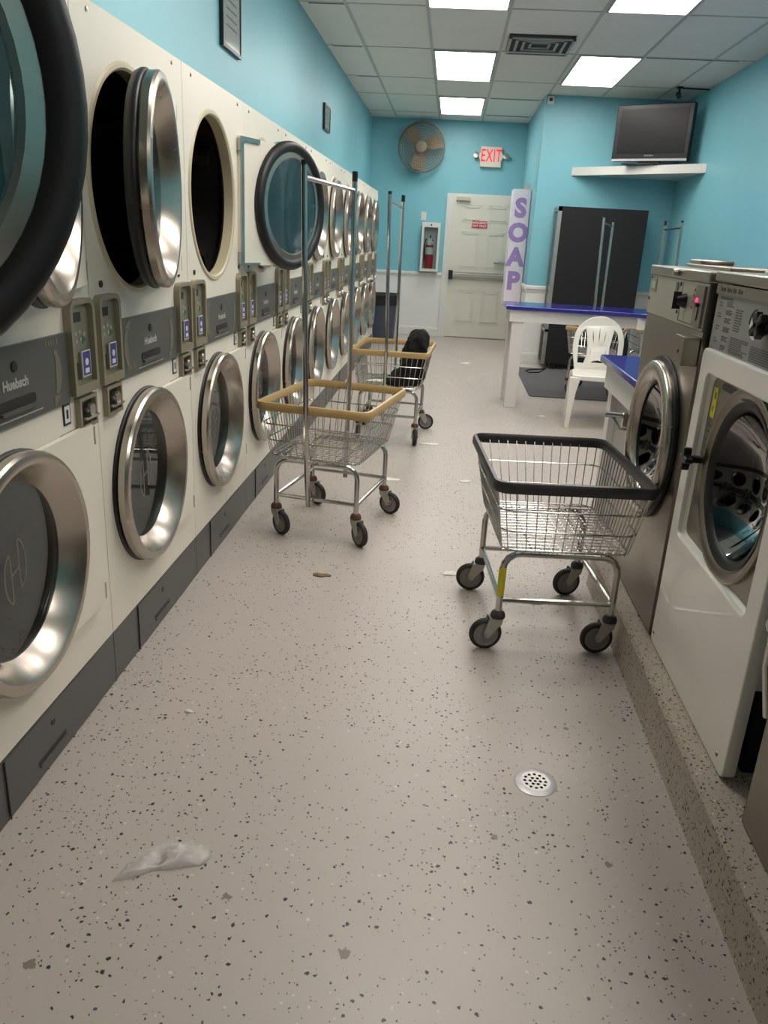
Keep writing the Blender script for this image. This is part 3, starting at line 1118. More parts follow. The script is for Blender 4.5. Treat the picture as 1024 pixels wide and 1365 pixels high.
# ------------------------------------------------------------------ laundry carts
def make_cart(rim_key, rack):
    t = thing('laundry_cart', 'cart', 'cart')
    W1, L1, ZR = .270, .345, .665
    bx, by0, by1, zb = .222, -.30, .235, .405
    sq = lambda a, c0, c1, r_, z: [(p[0], p[1], z) for p in rrect(-a, a, c0, c1, r_, 5)]
    # frame
    f = MB().mat('chrome')
    lx, ly, zt, zr = .205, .25, .378, .195
    for sy in (-1, 1):
        y = sy * ly
        r_ = .06
        pts = [(-lx, y, .15), (-lx, y, zt - r_)] + [(-lx + r_ - r_ * math.cos(R(a)), y, zt - r_ + r_ * math.sin(R(a))) for a in (20, 45, 70, 90)]
        pts += [(lx - r_ + r_ * math.sin(R(a)), y, zt - r_ + r_ * math.cos(R(a))) for a in (0, 20, 45, 70, 90)] + [(lx, y, .15)]
        f.tube(pts, .0125, 10)
        f.tube([(-lx, y, zr), (lx, y, zr)], .010, 8)
    for sx in (-1, 1):
        f.tube([(sx * lx, -ly, zr), (sx * lx, ly, zr)], .010, 8)
        f.tube([(sx * .1, -ly, zt + .008), (sx * .1, ly, zt + .008)], .008, 6)
    f.build('frame', t)
    # basket
    k = MB().mat('chrome')
    wr = .0021
    top = lambda u: u

    def rectpt(a, c0, c1, z, side, u):
        if side == 0:
            return (-a + 2 * a * u, c0, z)
        if side == 1:
            return (a, c0 + (c1 - c0) * u, z)
        if side == 2:
            return (a - 2 * a * u, c1, z)
        return (-a, c1 - (c1 - c0) * u, z)
    for side, nn in ((0, 13), (1, 17), (2, 13), (3, 17)):
        for i in range(nn + 1):
            u = .04 + .92 * i / nn
            p0 = rectpt(bx, by0, by1, zb, side, u)
            p1 = rectpt(W1 - .006, -L1 + .006, L1 - .006, ZR - .02, side, u)
            k.tube([p0, p1], wr, 5)
    for v in (0.02, .33, .66, .97):
        a = bx + (W1 - bx) * v
        c0 = by0 + (-L1 - by0) * v
        c1 = by1 + (L1 - by1) * v
        k.tube(sq(a, c0, c1, .05, zb + (ZR - .02 - zb) * v), .0034, 6, closed=True)
    for i in range(14):
        x = -bx + 2 * bx * (i + .5) / 14
        k.tube([(x, by0, zb), (x, by1, zb)], wr, 5)
    for i in range(17):
        y = by0 + (by1 - by0) * (i + .5) / 17
        k.tube([(-bx, y, zb + .003), (bx, y, zb + .003)], wr, 5)
    k.tube([(-bx + .02, by0 + .03, zb - .006), (bx - .02, by0 + .03, zb - .006)], .004, 6)
    k.tube([(-bx + .02, by1 - .03, zb - .006), (bx - .02, by1 - .03, zb - .006)], .004, 6)
    k.build('wire_basket', t)
    # rim bumper: rounded band
    rb = MB().mat(rim_key)
    path = rrect(-W1, W1, -L1, L1, .045, 5)
    prof = [(-.006, -.036), (.006, -.036), (.011, -.028), (.011, -.008), (.006, .002), (-.004, .004), (-.009, -.004), (-.009, -.028)]
    vs = []
    n_ = len(path)
    for i, p in enumerate(path):
        q0, q1 = path[i - 1], path[(i + 1) % n_]
        d = Vector((q1[0] - q0[0], q1[1] - q0[1], 0)).normalized()
        nrm = Vector((d.y, -d.x, 0))
        for (o_, z_) in prof:
            vs.append((p[0] + nrm.x * o_, p[1] + nrm.y * o_, ZR + z_))
    m_ = len(prof)
    fs = [(i * m_ + j, i * m_ + (j + 1) % m_, ((i + 1) % n_) * m_ + (j + 1) % m_, ((i + 1) % n_) * m_ + j) for i in range(n_) for j in range(m_)]
    rb.add(vs, fs)
    rb.build('rim_bumper', t, ang=50)
    # casters
    for (sx, sy) in ((-1, -1), (1, -1), (1, 1), (-1, 1)):
        c = MB()
        c.mat('bump' if not rack else 'rust')
        c.lathe([(0, .152), (.018, .152), (.024, .146), (.027, .138), (.027, .128), (.02, .124), (0, .124)], FZ((0, 0, 0)), 16)
        c.mat('zinc')
        c.box(-.03, .016, -.021, .021, .118, .126)
        for s_ in (-1, 1):
            y = s_ * .021
            pl = [(.016, .126), (-.034, .126), (-.050, .075), (-.044, .052), (-.030, .052), (-.006, .086), (.012, .105)]
            c.prism(pl, frame((1, 0, 0), (0, 0, 1), (0, -1, 0), (0, y + .0015, 0)), .003)
        c.lathe([(0, -.026), (.006, -.026), (.006, .026), (0, .026)], frame((1, 0, 0), (0, 0, 1), (0, -1, 0), (-.04, 0, .0605)), 8)
        o = c.build('caster', t, loc=(sx * lx, sy * ly, 0), ang=30)
        w_ = MB().mat('rubber')
        FW = frame((1, 0, 0), (0, 0, 1), (0, -1, 0), (-.04, 0, .0605))
        w_.lathe([(.046, -.013), (.052, -.014), (.058, -.010), (.0605, -.004), (.0605, .004), (.058, .010), (.052, .014), (.046, .013)], FW, 28, closed=True)
        w_.mat('hub')
        w_.lathe([(0, -.015), (.015, -.015), (.018, -.008), (.040, -.008), (.043, -.012), (.047, -.012), (.047, .012), (.043, .012), (.040, .008), (.018, .008), (.015, .015), (0, .015)], FW, 28)
        w_.build('wheel', o, ang=35)
    if rack:
        p = MB().mat('chrome')
        p.tube([(-.03, -ly - .024, .165), (-.028, -ly - .045, .27), (-.024, -ly - .07, .40), (-.018, -L1 - .008, .53), (-.014, -L1 - .024, .65), (-.018, -L1 - .024, .8), (-.028, -L1 - .022, 1.1), (-.045, -L1 - .012, 1.675)], .0125, 10)
        p.tube([(-.02, ly + .012, .165), (-.022, ly + .03, .5), (-.025, ly + .04, .75), (-.03, ly + .03, 1.665)], .0125, 10)
        p.tube([(-.044, -L1 - .014, 1.625), (-.03, ly + .03, 1.615)], .010, 8)
        p.mat('black')
        p.tube([(-.03, ly + .03, 1.655), (-.03, ly + .03, 1.70)], .014, 8)
        p.tube([(-.045, -L1 - .012, 1.67), (-.045, -L1 - .012, 1.69)], .013, 8)
        p.build('hanging_rack', t)
    return t


def casters_turn(t, angs):
    i = 0
    for c in t.children:
        if c.name.startswith('caster'):
            c.rotation_euler = (0, 0, R(angs[i]))
            i += 1


c1 = make_cart('bump', False)
c1.location = (.45, 2.86, 0)
c1.rotation_euler = (0, 0, R(5))
tag(c1, 'chrome wire laundry cart with black rim and yellow sticker, beside the washers', 'laundry cart', 'wire laundry carts')
casters_turn(c1, (5, 2, 12, -4))
MB().mat('yellow').tube([(-.205, -.25, .215), (-.205, -.25, .325)], .0135, 10).build('leg_sticker', c1)

c2 = make_cart('tan', True)
casters_turn(c2, (150, 140, 165, 155))
c2.location = (-.515, 3.80, 0)
c2.rotation_euler = (0, 0, R(-11))
tag(c2, 'tan rimmed laundry cart with tall hanging rack in the middle of the aisle, empty', 'laundry cart', 'wire laundry carts')
c3 = copy_tree(c2)
c3.location = (-.36, 5.80, 0)
c3.rotation_euler = (0, 0, R(-3))
casters_turn(c3, (95, 100, 185, 20))
c3['label'] = 'tan rimmed laundry cart with hanging rack carrying black clothes, behind the first one'
c4 = copy_tree(c2)
c4.location = (1.535, 8.22, .0)
c4.rotation_euler = (0, 0, R(-17))
c4['label'] = 'tan rimmed laundry cart parked directly behind the white chair and blue counter'
c5 = copy_tree(c2)
c5.location = (2.20, 8.48, .0)
c5.rotation_euler = (0, 0, R(1))
c5['label'] = 'tan rimmed laundry cart parked nearest the right wall behind the counter'
for c in (c4, c5):
    c.location.z = .009

# black clothes in the second cart
def lump(name, pts, label, cat, key, loc, group=None, sub=2, noise_s=.012):
    """closed lumpy body through stacked ellipses (cx,cy,z,rx,ry)"""
    n = 22
    b = MB().mat(key)
    vs = []
    for i, (cx, cy, z, rx, ry) in enumerate(pts):
        for j in range(n):
            a = 2 * PI * j / n
            k = 1 + .12 * math.sin(3 * a + i * .5) + .09 * math.sin(5 * a + i * 1.1) + .05 * math.sin(9 * a + i * 1.7)
            vs.append((cx + rx * k * math.cos(a), cy + ry * k * math.sin(a), z + random.uniform(-noise_s, noise_s) * .5))
    fs = [(i * n + j, i * n + (j + 1) % n, (i + 1) * n + (j + 1) % n, (i + 1) * n + j) for i in range(len(pts) - 1) for j in range(n)]
    fs.append(tuple(range(n)))
    fs.append(tuple((len(pts) - 1) * n + j for j in range(n)))
    b.add(vs, fs)
    o = b.build(name, loc=loc, ang=180)
    md = o.modifiers.new('sub', 'SUBSURF')
    md.levels = md.render_levels = sub
    tx = bpy.data.textures.new('folds', 'CLOUDS')
    tx.noise_scale = .07
    dm = o.modifiers.new('folds', 'DISPLACE')
    dm.texture = tx
    dm.strength = .055
    dm.mid_level = .5
    tag(o, label, cat, group)
    return o


lump('clothes_bundle', [(-.04, 0, 0, .12, .10), (-.03, 0, .035, .135, .11), (.01, 0, .08, .105, .11), (.03, .01, .14, .085, .11), (.045, .02, .20, .080, .11), (.055, .02, .26, .082, .11), (.062, .02, .31, .078, .10), (.072, .02, .355, .068, .09), (.078, .02, .385, .050, .07), (.085, .02, .395, .02, .03)],
     'bundle of black clothes heaped in the far corner of the second tan cart', 'clothes', 'cloth', (-.255, 5.60, .41))
# pale paper lying in that cart
def crumple(name, outline, h, label, cat, key, loc, rz=0, thick=.0015, seed=1, group=None):
    rnd = random.Random(seed)
    import mathutils
    b = MB().mat(key)
    N_ = 10
    n = len(outline)
    vs = []
    for k in range(N_ + 1):
        s_ = k / N_
        for (x, y) in outline:
            px, py = x * s_, y * s_
            nz = mathutils.noise.noise(Vector((px * 30 + seed, py * 30, 0))) * .5 + mathutils.noise.noise(Vector((px * 70, py * 70 + seed, 3))) * .3
            vs.append((px, py, max(0.0008, h * (.35 + nz) * (1 - s_ ** 3) + .001)))
    fs = [(k * n + j, k * n + (j + 1) % n, (k + 1) * n + (j + 1) % n, (k + 1) * n + j) for k in range(1, N_) for j in range(n)]
    fs += [(0, n + j, n + (j + 1) % n) for j in range(n)]
    b.add(vs, fs)
    o = b.build(name, loc=loc, ang=180)
    o.rotation_euler = (0, 0, rz)
    md = o.modifiers.new('solid', 'SOLIDIFY')
    md.thickness = thick
    md.offset = 1
    tag(o, label, cat, group)
    return o


def blob(rx, ry, seed, n=22, amp=.25):
    rnd = random.Random(seed)
    ph = [rnd.uniform(0, 6.3) for _ in range(4)]
    return [((1 + amp * math.sin(2 * a + ph[0]) + amp * .6 * math.sin(3 * a + ph[1]) + amp * .4 * math.sin(5 * a + ph[2])) * rx * math.cos(a),
             (1 + amp * math.sin(2 * a + ph[0]) + amp * .6 * math.sin(3 * a + ph[1]) + amp * .4 * math.sin(5 * a + ph[2])) * ry * math.sin(a)) for a in [2 * PI * i / n for i in range(n)]]


crumple('paper_sheet', blob(.07, .05, 3), .02, 'white crumpled paper lying in the basket of the second tan cart', 'paper', 'paper', (-.46, 5.72, .411), seed=4)

# ------------------------------------------------------------------ counters
def slab(b, x0, x1, y0, y1, z0, z1):
    b.prism(rrect(x0, x1, y0, y1, .012, 3), FZ((0, 0, z0)), z1 - z0)


o3 = (1.2, 7.3, 0)
t = thing('folding_counter', 'long blue topped folding counter on white legs in front of the black vending machine', 'counter', o3)
b = MB().mat('blue')
poly = [(.515, 7.10), (1.62, 7.06), (1.70, 7.0), (1.70, 4.20), (2.53, 4.20), (2.53, 7.66), (.515, 7.66)]
b.prism(poly, FZ((0, 0, .866)), .034)
b.build('countertop', t, rel=o3, bevel=.006)
b = MB().mat('cab')
b.box(.555, 1.64, 7.12, 7.15, .765, .866).box(.555, .585, 7.15, 7.62, .765, .866).box(.585, 2.5, 7.59, 7.62, .765, .866)
b.box(1.74, 1.77, 4.25, 7.08, .765, .866).box(1.64, 1.76, 7.05, 7.13, .765, .866)
b.build('apron', t, rel=o3, smooth=False)
for (x, y) in ((.58, 7.13), (.575, 7.50), (1.72, 7.06), (1.76, 4.27)):
    MB().mat('cab').box(x, x + .105, y, y + .09, 0, .765 if y > 7.2 else .864).build('leg', t, rel=o3, bevel=.003)

o4 = (1.2, 3.8, 0)
t = thing('folding_counter', 'short blue topped counter with white side against the steel washing machine', 'counter', o4)
b = MB().mat('blue')
slab(b, .80, 2.53, 3.275, 4.13, .866, .90)
b.build('countertop', t, rel=o4, bevel=.006)
b = MB().mat('cab')
b.box(.835, 2.5, 3.29, 3.32, .74, .866).box(.835, 2.5, 4.07, 4.10, .74, .866).box(.835, .865, 3.32, 4.07, .74, .866)
b.build('apron', t, rel=o4, smooth=False)
MB().mat('cabg').box(.89, .91, 3.30, 4.06, .0, .74).box(.91, 2.5, 4.04, 4.06, 0, .74).build('side_panel', t, rel=o4, smooth=False)
MB().mat('cab').box(.86, .93, 4.0, 4.09, 0, .74).build('leg', t, rel=o4, smooth=False)

# ------------------------------------------------------------------ plastic chair
CH = (1.285, 6.63, 0)
t = thing('plastic_chair', 'white resin stacking chair with fan slatted back at the blue counter', 'chair', CH)
t.rotation_euler = (0, 0, R(-4))
# backrest outline (local x, height above seat)
wb = .205
def hoop(a, h, n=20):
    return [(-a * .86, 0), (-a, h * .35)] + [(-a * math.cos(PI * i / n), h * .52 + h * .48 * math.sin(PI * i / n)) for i in range(n + 1)] + [(a, h * .35), (a * .86, 0)]
outer = hoop(wb, .45)
# big side openings between hoop and central splat
def side_open(sg):
    pts = [(.165, .05), (.170, .16), (.168, .25), (.152, .315), (.125, .345), (.085, .362)]
    inn = [(.060, .350), (.072, .30), (.070, .24), (.055, .15), (.072, .09), (.090, .05)]
    return [(sg * x, y) for (x, y) in pts + inn[0:0]] + [(sg * x, y) for (x, y) in ((.112, .345), (.098, .28), (.086, .20), (.088, .12), (.108, .05))]
holes = [side_open(1), side_open(-1)]
for (x0, y0, x1, y1, w_) in ((-.058, .33, -.042, .215, .008), (-.003, .355, -.002, .215, .008), (.052, .33, .038, .215, .008), (-.062, .18, -.066, .11, .006), (.062, .18, .066, .11, .006)):
    holes.append([(x0 - w_ * .5, y0), (x0 + w_ * .5, y0), ((x0 + x1) / 2 + w_, (y0 + y1) / 2), (x1 + w_ * .4, y1), (x1 - w_ * .4, y1), ((x0 + x1) / 2 - w_, (y0 + y1) / 2)])
holes.append([(.055 * math.cos(PI * i / 10), .06 + .03 * math.sin(PI * i / 10)) for i in range(11)])
me = shape_mesh(outer, holes, .008, .004)
b = MB().mat('plastic')
vs = []
for v in me.vertices:
    x, h, d = v.co
    y = .20 + h * .22 + d + (.030 - .7 * x * x) * -1
    vs.append((x, y, .43 + h * .97))
b.add(vs, [tuple(p.vertices) for p in me.polygons])
b.build('backrest', t, ang=40)
b = MB().mat('plastic')
n = 28
pl = []
for (x, y) in rrect(-.22, .22, -.21, .20, .06, 6):
    pl.append((x * (1 - .12 * (y + .21) / .41), y))
k = len(pl)
vs = []
for (s_, z) in ((.2, .418), (.7, .424), (.93, .436), (1.0, .43), (1.0, .40), (.97, .395), (.9, .405), (.2, .405)):
    vs += [(x * s_, y * s_, z) for (x, y) in pl]
fs = [(i * k + j, i * k + (j + 1) % k, (i + 1) * k + (j + 1) % k, (i + 1) * k + j) for i in range(7) for j in range(k)]
fs += [tuple(range(k)), tuple(7 * k + j for j in range(k))]
b.add(vs, fs)
b.build('seat', t, ang=50)
for (sx, sy) in ((-1, -1), (1, -1), (1, 1), (-1, 1)):
    x0, y0 = sx * (.195 if sy < 0 else .17), sy * .185
    x1, y1 = sx * (.222 if sy < 0 else .20), sy * (.215 if sy < 0 else .235)
    b = MB().mat('plastic')
    vs = []
    for (x, y, z, w_) in ((x1, y1, 0, .017), (x1 * .97, y1 * .97, .15, .022), ((x0 + x1) / 2, (y0 + y1) / 2, .30, .03), (x0, y0, .415, .04)):
        vs += [(x - w_, y - w_ * .8, z), (x + w_, y - w_ * .8, z), (x + w_, y + w_ * .8, z), (x - w_, y + w_ * .8, z)]
    fs = [(4 * i + j, 4 * i + (j + 1) % 4, 4 * i + 4 + (j + 1) % 4, 4 * i + 4 + j) for i in range(3) for j in range(4)] + [(0, 1, 2, 3), (12, 13, 14, 15)]
    b.add(vs, fs)
    b.build('leg', t, bevel=.004)

# floor mat
o = MB().mat('mat').prism(rrect(.87, 2.5, 7.75, 9.62, .02), FZ((0, 0, 0.0005)), .008).build('floor_mat', smooth=False)
tag(o, 'charcoal floor mat under the vending machine and parked carts', 'mat')

# ------------------------------------------------------------------ vending machine (black side, glass front facing left)
V0 = (1.62, 9.82, 0)
t = thing('vending_machine', 'tall black vending machine with silver framed glass front turned to the aisle', 'vending machine', V0)
t.rotation_euler = (0, 0, R(0))
Z0 = .009
vx0, vx1, vy0, vy1, vz = 1.20, 2.185, 9.66, 10.06, 1.84
b = MB().mat('blackm')
b.box(vx0 + .02, vx1, vy0, vy1, .06 + Z0, vz)
b.mat('black').box(vx0 + .08, vx0 + .16, vy0 + .02, vy0 + .1, Z0, .06 + Z0).box(vx1 - .12, vx1 - .04, vy0 + .02, vy0 + .1, Z0, .06 + Z0)
b.box(vx0 + .08, vx0 + .16, vy1 - .1, vy1 - .02, Z0, .06 + Z0).box(vx1 - .12, vx1 - .04, vy1 - .1, vy1 - .02, Z0, .06 + Z0)
b.build('machine_body', t, rel=V0, smooth=False, bevel=.004)
b = MB().mat('alum')
fx = lambda y0, y1, z0, z1, p=.0: b.box(vx0 - .02 - p, vx0 + .02, y0, y1, z0, z1)
fx(vy0, vy0 + .035, .06, vz)
fx(vy1 - .035, vy1, .06, vz)
fx(vy0, vy1, vz - .05, vz)
fx(vy0, vy1, .44, .47)
b.build('front_frame', t, rel=V0, smooth=False)
MB().mat('clear').box(vx0 - .012, vx0 - .008, vy0 + .035, vy1 - .035, .47, vz - .05).build('display_glass', t, rel=V0, smooth=False)
MB().mat('ventd').box(vx0 - .012, vx0 + .019, vy0 + .035, vy1 - .035, .07, .44).build('lower_panel', t, rel=V0, smooth=False)
MB().mat('docgrey').box(vx0 + .012, vx0 + .0195, vy0 + .035, vy1 - .035, .47, vz - .05).build('inner_back', t, rel=V0, smooth=False)
o = MB().mat('black').tube([(1.22, 9.55, .016), (1.12, 9.25, .016), (1.0, 9.2, .016), (.97, 9.32, .016), (1.05, 9.45, .016), (1.15, 9.5, .016), (1.24, 9.6, .016)], .006, 6).build('power_cord')
tag(o, 'loop of black power cord on the mat beside the vending machine', 'cord')

# ------------------------------------------------------------------ corner shelf and television
SH = (2.1, 9.7, 2.20)
b = MB().mat('trimw')
b.prism([(1.33, YB - .001), (XR - .001, 8.98), (XR - .001, YB - .001)], FZ((0, 0, 2.195)), .09)
o = b.build('corner_shelf', rel=SH, loc=SH, bevel=.003)
tag(o, 'white triangular shelf spanning the back corner under the television', 'shelf')
p0, p1 = Vector((1.66, 9.62, 0)), Vector((2.36, 9.20, 0))
mid = (p0 + p1) / 2 + Vector((.05, .09, 0))
ang_tv = math.atan2(p1.y - p0.y, p1.x - p0.x)
t = thing('television', 'black flat television with silver lower edge on the corner shelf', 'television', (mid.x, mid.y, 2.286), ang_tv)
Wt, Ht = .415, .56
b = MB().mat('black')
b.box(-Wt, Wt, -.02, .07, .045, .045 + Ht)
b.box(-.12, .12, -.0, .05, .012, .06)
b.build('casing', t, bevel=.008)
MB().mat('screen').box(-Wt + .05, Wt - .05, -.024, -.0195, .045 + .075, Ht - .0).build('screen', t, smooth=False)
b = MB().mat('silver').box(-Wt + .005, Wt - .005, -.026, -.015, .045, .068)
b.mesh(text_mesh('SAMSUNG', .022, ext=.0005), FYN((0, -.0245, .098)))
b.build('lower_trim', t, smooth=False)
MB().mat('black').prism([(-.26, -.10), (.26, -.10), (.20, .12), (-.20, .12)], FZ((0, 0, 0)), .014).build('stand_foot', t, bevel=.004)

# small wall sensor
t = thing('motion_sensor', 'small white sensor high on the back wall corner', 'sensor', (1.0, YB, 2.93))
MB().mat('trimw').box(-.035, .035, -.03, 0, 0, .085).build('sensor_case', t, bevel=.005)
MB().mat('black').box(-.018, .018, -.034, -.030, .03, .065).build('sensor_lens', t)
# black ceiling camera and conduit near the television
t = thing('ceiling_camera', 'small black camera hanging from the ceiling above the television', 'camera', (2.23, 9.32, ZC - .002))
b = MB().mat('black')
b.lathe([(0, 0), (.035, 0), (.035, -.015), (0, -.018)], FZ((0, 0, 0)), 16)
b.tube([(0, 0, -.01), (0, 0, -.06)], .012, 8)
b.build('ceiling_mount', t)
MB().mat('black').tube([(0, .02, -.06), (-.01, -.05, -.10)], .026, 10).build('camera_head', t)
MB().mat('black').tube([(0, 0, -.012), (.307, .02, -.012)], .008, 6).build('cable', t)

# ------------------------------------------------------------------ washers
WX = .78
# steel washer
o1 = (1.2, 2.85, .152)
t = thing('washing_machine', 'stainless front loading washing machine with round steel door next to the counter', 'washing machine', o1)
y0, y1, ZT = 2.495, 3.22, 1.362
b = MB().mat('steelw')
# front with hole for door tub
rect_hole(b, FX((WX, 0, 0)), 2.84, .775, .20, y0, y1, .16, 1.185)
b.box(WX, WX + .82, y1 - .002, y1, .16, 1.33)
b.box(WX, WX + .82, y0, y0 + .002, .16, 1.33)
b.add([(WX + .82, y0, .16), (WX + .82, y1, .16), (WX + .82, y1, 1.33), (WX + .82, y0, 1.33)], [(0, 1, 2, 3)])
b.mat('steeld')
b.box(WX + .004, WX + .82, y0 + .01, y1 - .01, .153, .165)
b.build('cabinet', t, rel=o1, smooth=False)
b = MB().mat('steelw').box(WX - .012, WX + .83, y0 - .004, y1 + .004, 1.328, ZT)
b.build('top_lid', t, rel=o1, bevel=.006)
b = MB().mat('gold').box(WX - .004, WX + .02, y0 + .004, y1 - .002, 1.187, 1.326)
b.mat('blackm').box(WX - .0048, WX - .004, 2.775, 2.778, 1.195, 1.32).box(WX - .0048, WX - .004, 2.49 + .01, 2.775, 1.195, 1.197)
b.mat('mechd').box(WX - .007, WX - .004, 3.12, 3.195, 1.268, 1.315)
b.mat('lightprint').box(WX - .008, WX - .007, 3.135, 3.18, 1.28, 1.305)
b.mat('wtext').box(WX - .006, WX - .004, 2.83, 2.855, 1.26, 1.315)
b.mat('black')
for (yy, zz) in ((2.80, 1.312), (2.80, 1.222), (3.205, 1.24), (3.2, 1.315)):
    b.lathe([(0, .003), (.006, .003), (.006, 0)], FXN((WX - .004, yy, zz)), 8)
b.mat('red')
for i in range(4):
    b.lathe([(0, .002), (.004, .002), (.004, 0)], FXN((WX - .004, 2.635 + .003 * i, 1.302 - .018 * i)), 8)
b.build('control_panel', t, rel=o1, smooth=False)
b = MB().mat('black')
b.lathe([(0, .03), (.014, .03), (.022, .008), (.024, 0)], FXN((WX - .004, 2.725, 1.262)), 20)
b.box(WX - .045, WX - .02, 2.720, 2.730, 1.235, 1.29)
b.mat('white').box(WX - .0455, WX - .045, 2.723, 2.727, 1.238, 1.287)
b.build('cycle_knob', t, rel=o1)
b = MB().mat('steelw').box(WX - .012, WX - .003, 2.515, 2.60, 1.195, 1.318)
b.mat('led').lathe([(0, .002), (.009, .002), (.009, 0)], FXN((WX - .012, 2.575, 1.272)), 12)
b.mat('black').box(WX - .014, WX - .012, 2.548, 2.553, 1.215, 1.262)
b.lathe([(0, .008), (.008, .008), (.008, 0)], FXN((WX - .012, 2.556, 1.262)), 10)
b.build('coin_slot', t, rel=o1, smooth=False)
b = MB().mat('steelw').box(WX - .05, WX - .001, 2.50, 2.60, 1.08, 1.168)
b.mat('black').lathe([(0, .002), (.007, .002), (.007, 0)], FXN((WX - .05, 2.55, 1.12)), 10)
b.build('coin_vault', t, rel=o1, bevel=.004)
b = MB().mat('chrome').lathe([(0, .02), (.010, .018), (.012, .004), (.009, 0)], FXN((WX - .012, 2.83, 1.347)), 12)
b.build('lid_knob', t, rel=o1)
C = (WX, 2.84, .775)
b = MB().mat('steel')
b.lathe([(.215, .002), (.268, .002), (.274, .012), (.274, .030), (.268, .038), (.250, .041), (.232, .040), (.215, .032), (.203, .016), (.200, .008), (.205, .004)], FXN(C), 64, closed=True)
d = b.build('porthole_door', t, rel=o1, ang=50)
b = MB().mat('gasket').lathe([(.270, .0), (.290, .002), (.290, .012), (.270, .016)], FXN(C), 56)
b.lathe([(.203, .010), (.194, .010), (.186, -.06), (.192, -.07)], FXN(C), 56)
b.build('door_seal', t, rel=o1)
b = MB().mat('smoke').lathe([(.196, .004), (.172, -.02), (.13, -.05), (.07, -.075), (0, -.08)], FXN(C), 48)
b.build('porthole_glass', t, rel=o1, ang=80)
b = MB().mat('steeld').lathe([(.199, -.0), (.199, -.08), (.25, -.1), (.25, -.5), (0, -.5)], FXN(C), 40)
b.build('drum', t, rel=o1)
b = MB().mat('chrome')
b.box(WX - .05, WX - .002, 3.125, 3.155, .745, .80)
b.tube([(WX - .03, 3.14, .785), (WX - .115, 3.16, .785)], .012, 10)
b.tube([(WX - .09, 3.15, .78), (WX - .055, 3.13, .735), (WX - .03, 3.13, .735)], .006, 8)
b.build('door_handle', t, rel=o1)

# white washer
o2 = (1.2, 2.1, .152)
t = thing('washing_machine', 'white front loading washing machine with grey instruction panel and yellow sticker', 'washing machine', o2)
y0, y1 = 1.72, 2.462
b = MB().mat('wwhite')
X2 = WX + .036
X3 = X2 + .012
b.box(X3, WX + .84, y0 + .03, y0 + .032, .40, 1.14).box(X3, WX + .84, y1 - .012, y1 - .01, .40, 1.14).box(X3, WX + .84, y0 + .032, y1 - .012, 1.12, 1.14)
b.box(X3, WX + .84, y0 + .032, y1 - .012, .40, .42).box(WX + .83, WX + .84, y0 + .032, y1 - .012, .42, 1.12)
b.build('cabinet', t, rel=o2, smooth=False)
b = MB().mat('blackm').box(X2 + .03, WX + .82, y0 + .04, y1 - .02, .154, .40)
b.build('base', t, rel=o2, smooth=False)
# front panel with rectangular recess
ry0, ry1, rz0, rz1 = 1.79, 2.405, .565, 1.085
b = MB().mat('wwhite')
me = shape_mesh(rrect(y0, y1, .158, 1.142, .02), [rrect(ry0, ry1, rz0, rz1, .03)], .012, .005)
b.mesh(me, FX((WX + .017, 0, 0)))
# sloping sides of the recess
def inset(k):
    return [(p[0], p[1]) for p in rrect(ry0 + k, ry1 - k, rz0 + k, rz1 - k, .03)]
A, Bq = inset(-.004), inset(.014)
k_ = len(A)
vs = [(WX + .005, p[0], p[1]) for p in A] + [(WX + .024, p[0], p[1]) for p in Bq]
b.add(vs, [(i, (i + 1) % k_, k_ + (i + 1) % k_, k_ + i) for i in range(k_)])
b.build('front_panel', t, rel=o2, ang=40)
C = (WX + .024, 2.075, .825)
b = MB().mat('steelw')
rect_hole(b, FX((WX + .024, 0, 0)), C[1], C[2], .215, ry0 + .005, ry1 - .005, rz0 + .005, rz1 - .005)
b.mat('black').box(WX + .020, WX + .025, 1.85, 2.30, 1.048, 1.066)
b.mat('yellow').box(WX + .0230, WX + .0238, 2.335, 2.372, .955, 1.045)
b.mat('wtext').box(WX + .0225, WX + .0230, 2.350, 2.360, .975, .99).box(WX + .0225, WX + .0230, 2.345, 2.357, 1.01, 1.03)
b.mesh(text_mesh('0110', .05, ext=.0003), frame((0, 0, 1), (0, 1, 0), (-1, 0, 0), (WX + .0232, 2.352, .90)))
b.build('steel_surround', t, rel=o2, smooth=False)
b = MB().mat('steelw')
b.lathe([(.262, .0), (.262, .008), (.256, .012), (.246, .010), (.232, .002), (.214, -.012), (.21, -.02)], FXN(C), 64)
b.build('porthole_door', t, rel=o2, ang=50)
b = MB().mat('gasket')
b.lathe([(.226, .002), (.212, .000), (.200, -.010), (.192, -.03), (.188, -.06), (.2, -.08)], FXN(C), 56)
b.build('door_seal', t, rel=o2)
b = MB().mat('smoke').lathe([(.192, -.01), (.17, -.04), (.12, -.09), (.06, -.115), (0, -.12)], FXN(C), 48)
b.build('porthole_glass', t, rel=o2, ang=80)
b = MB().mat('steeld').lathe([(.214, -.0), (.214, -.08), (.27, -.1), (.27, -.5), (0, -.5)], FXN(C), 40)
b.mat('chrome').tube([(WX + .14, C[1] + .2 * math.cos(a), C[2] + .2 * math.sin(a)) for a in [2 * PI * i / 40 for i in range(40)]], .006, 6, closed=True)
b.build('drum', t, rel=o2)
b = MB().mat('black')
lob = []
for i in range(40):
    a = 2 * PI * i / 40
    rr = .026 + .010 * math.cos(4 * a)
    lob.append((rr * math.cos(a), rr * math.sin(a)))
b.prism(lob, FXN((WX - .02, 2.34, .828)), .024)
b.lathe([(0, 0), (.012, 0), (.012, .05), (0, .05)], FXN((WX + .03, 2.34, .828)), 12)
b.build('latch_knob', t, rel=o2, bevel=.004)
b = MB().mat('wlabel').box(WX + .012, WX + .3, y0 + .005, y1 - .004, 1.145, 1.302)
b.mat('blackm').box(WX + .016, WX + .3, y1 - .004, y1 + .004, 1.14, 1.33)
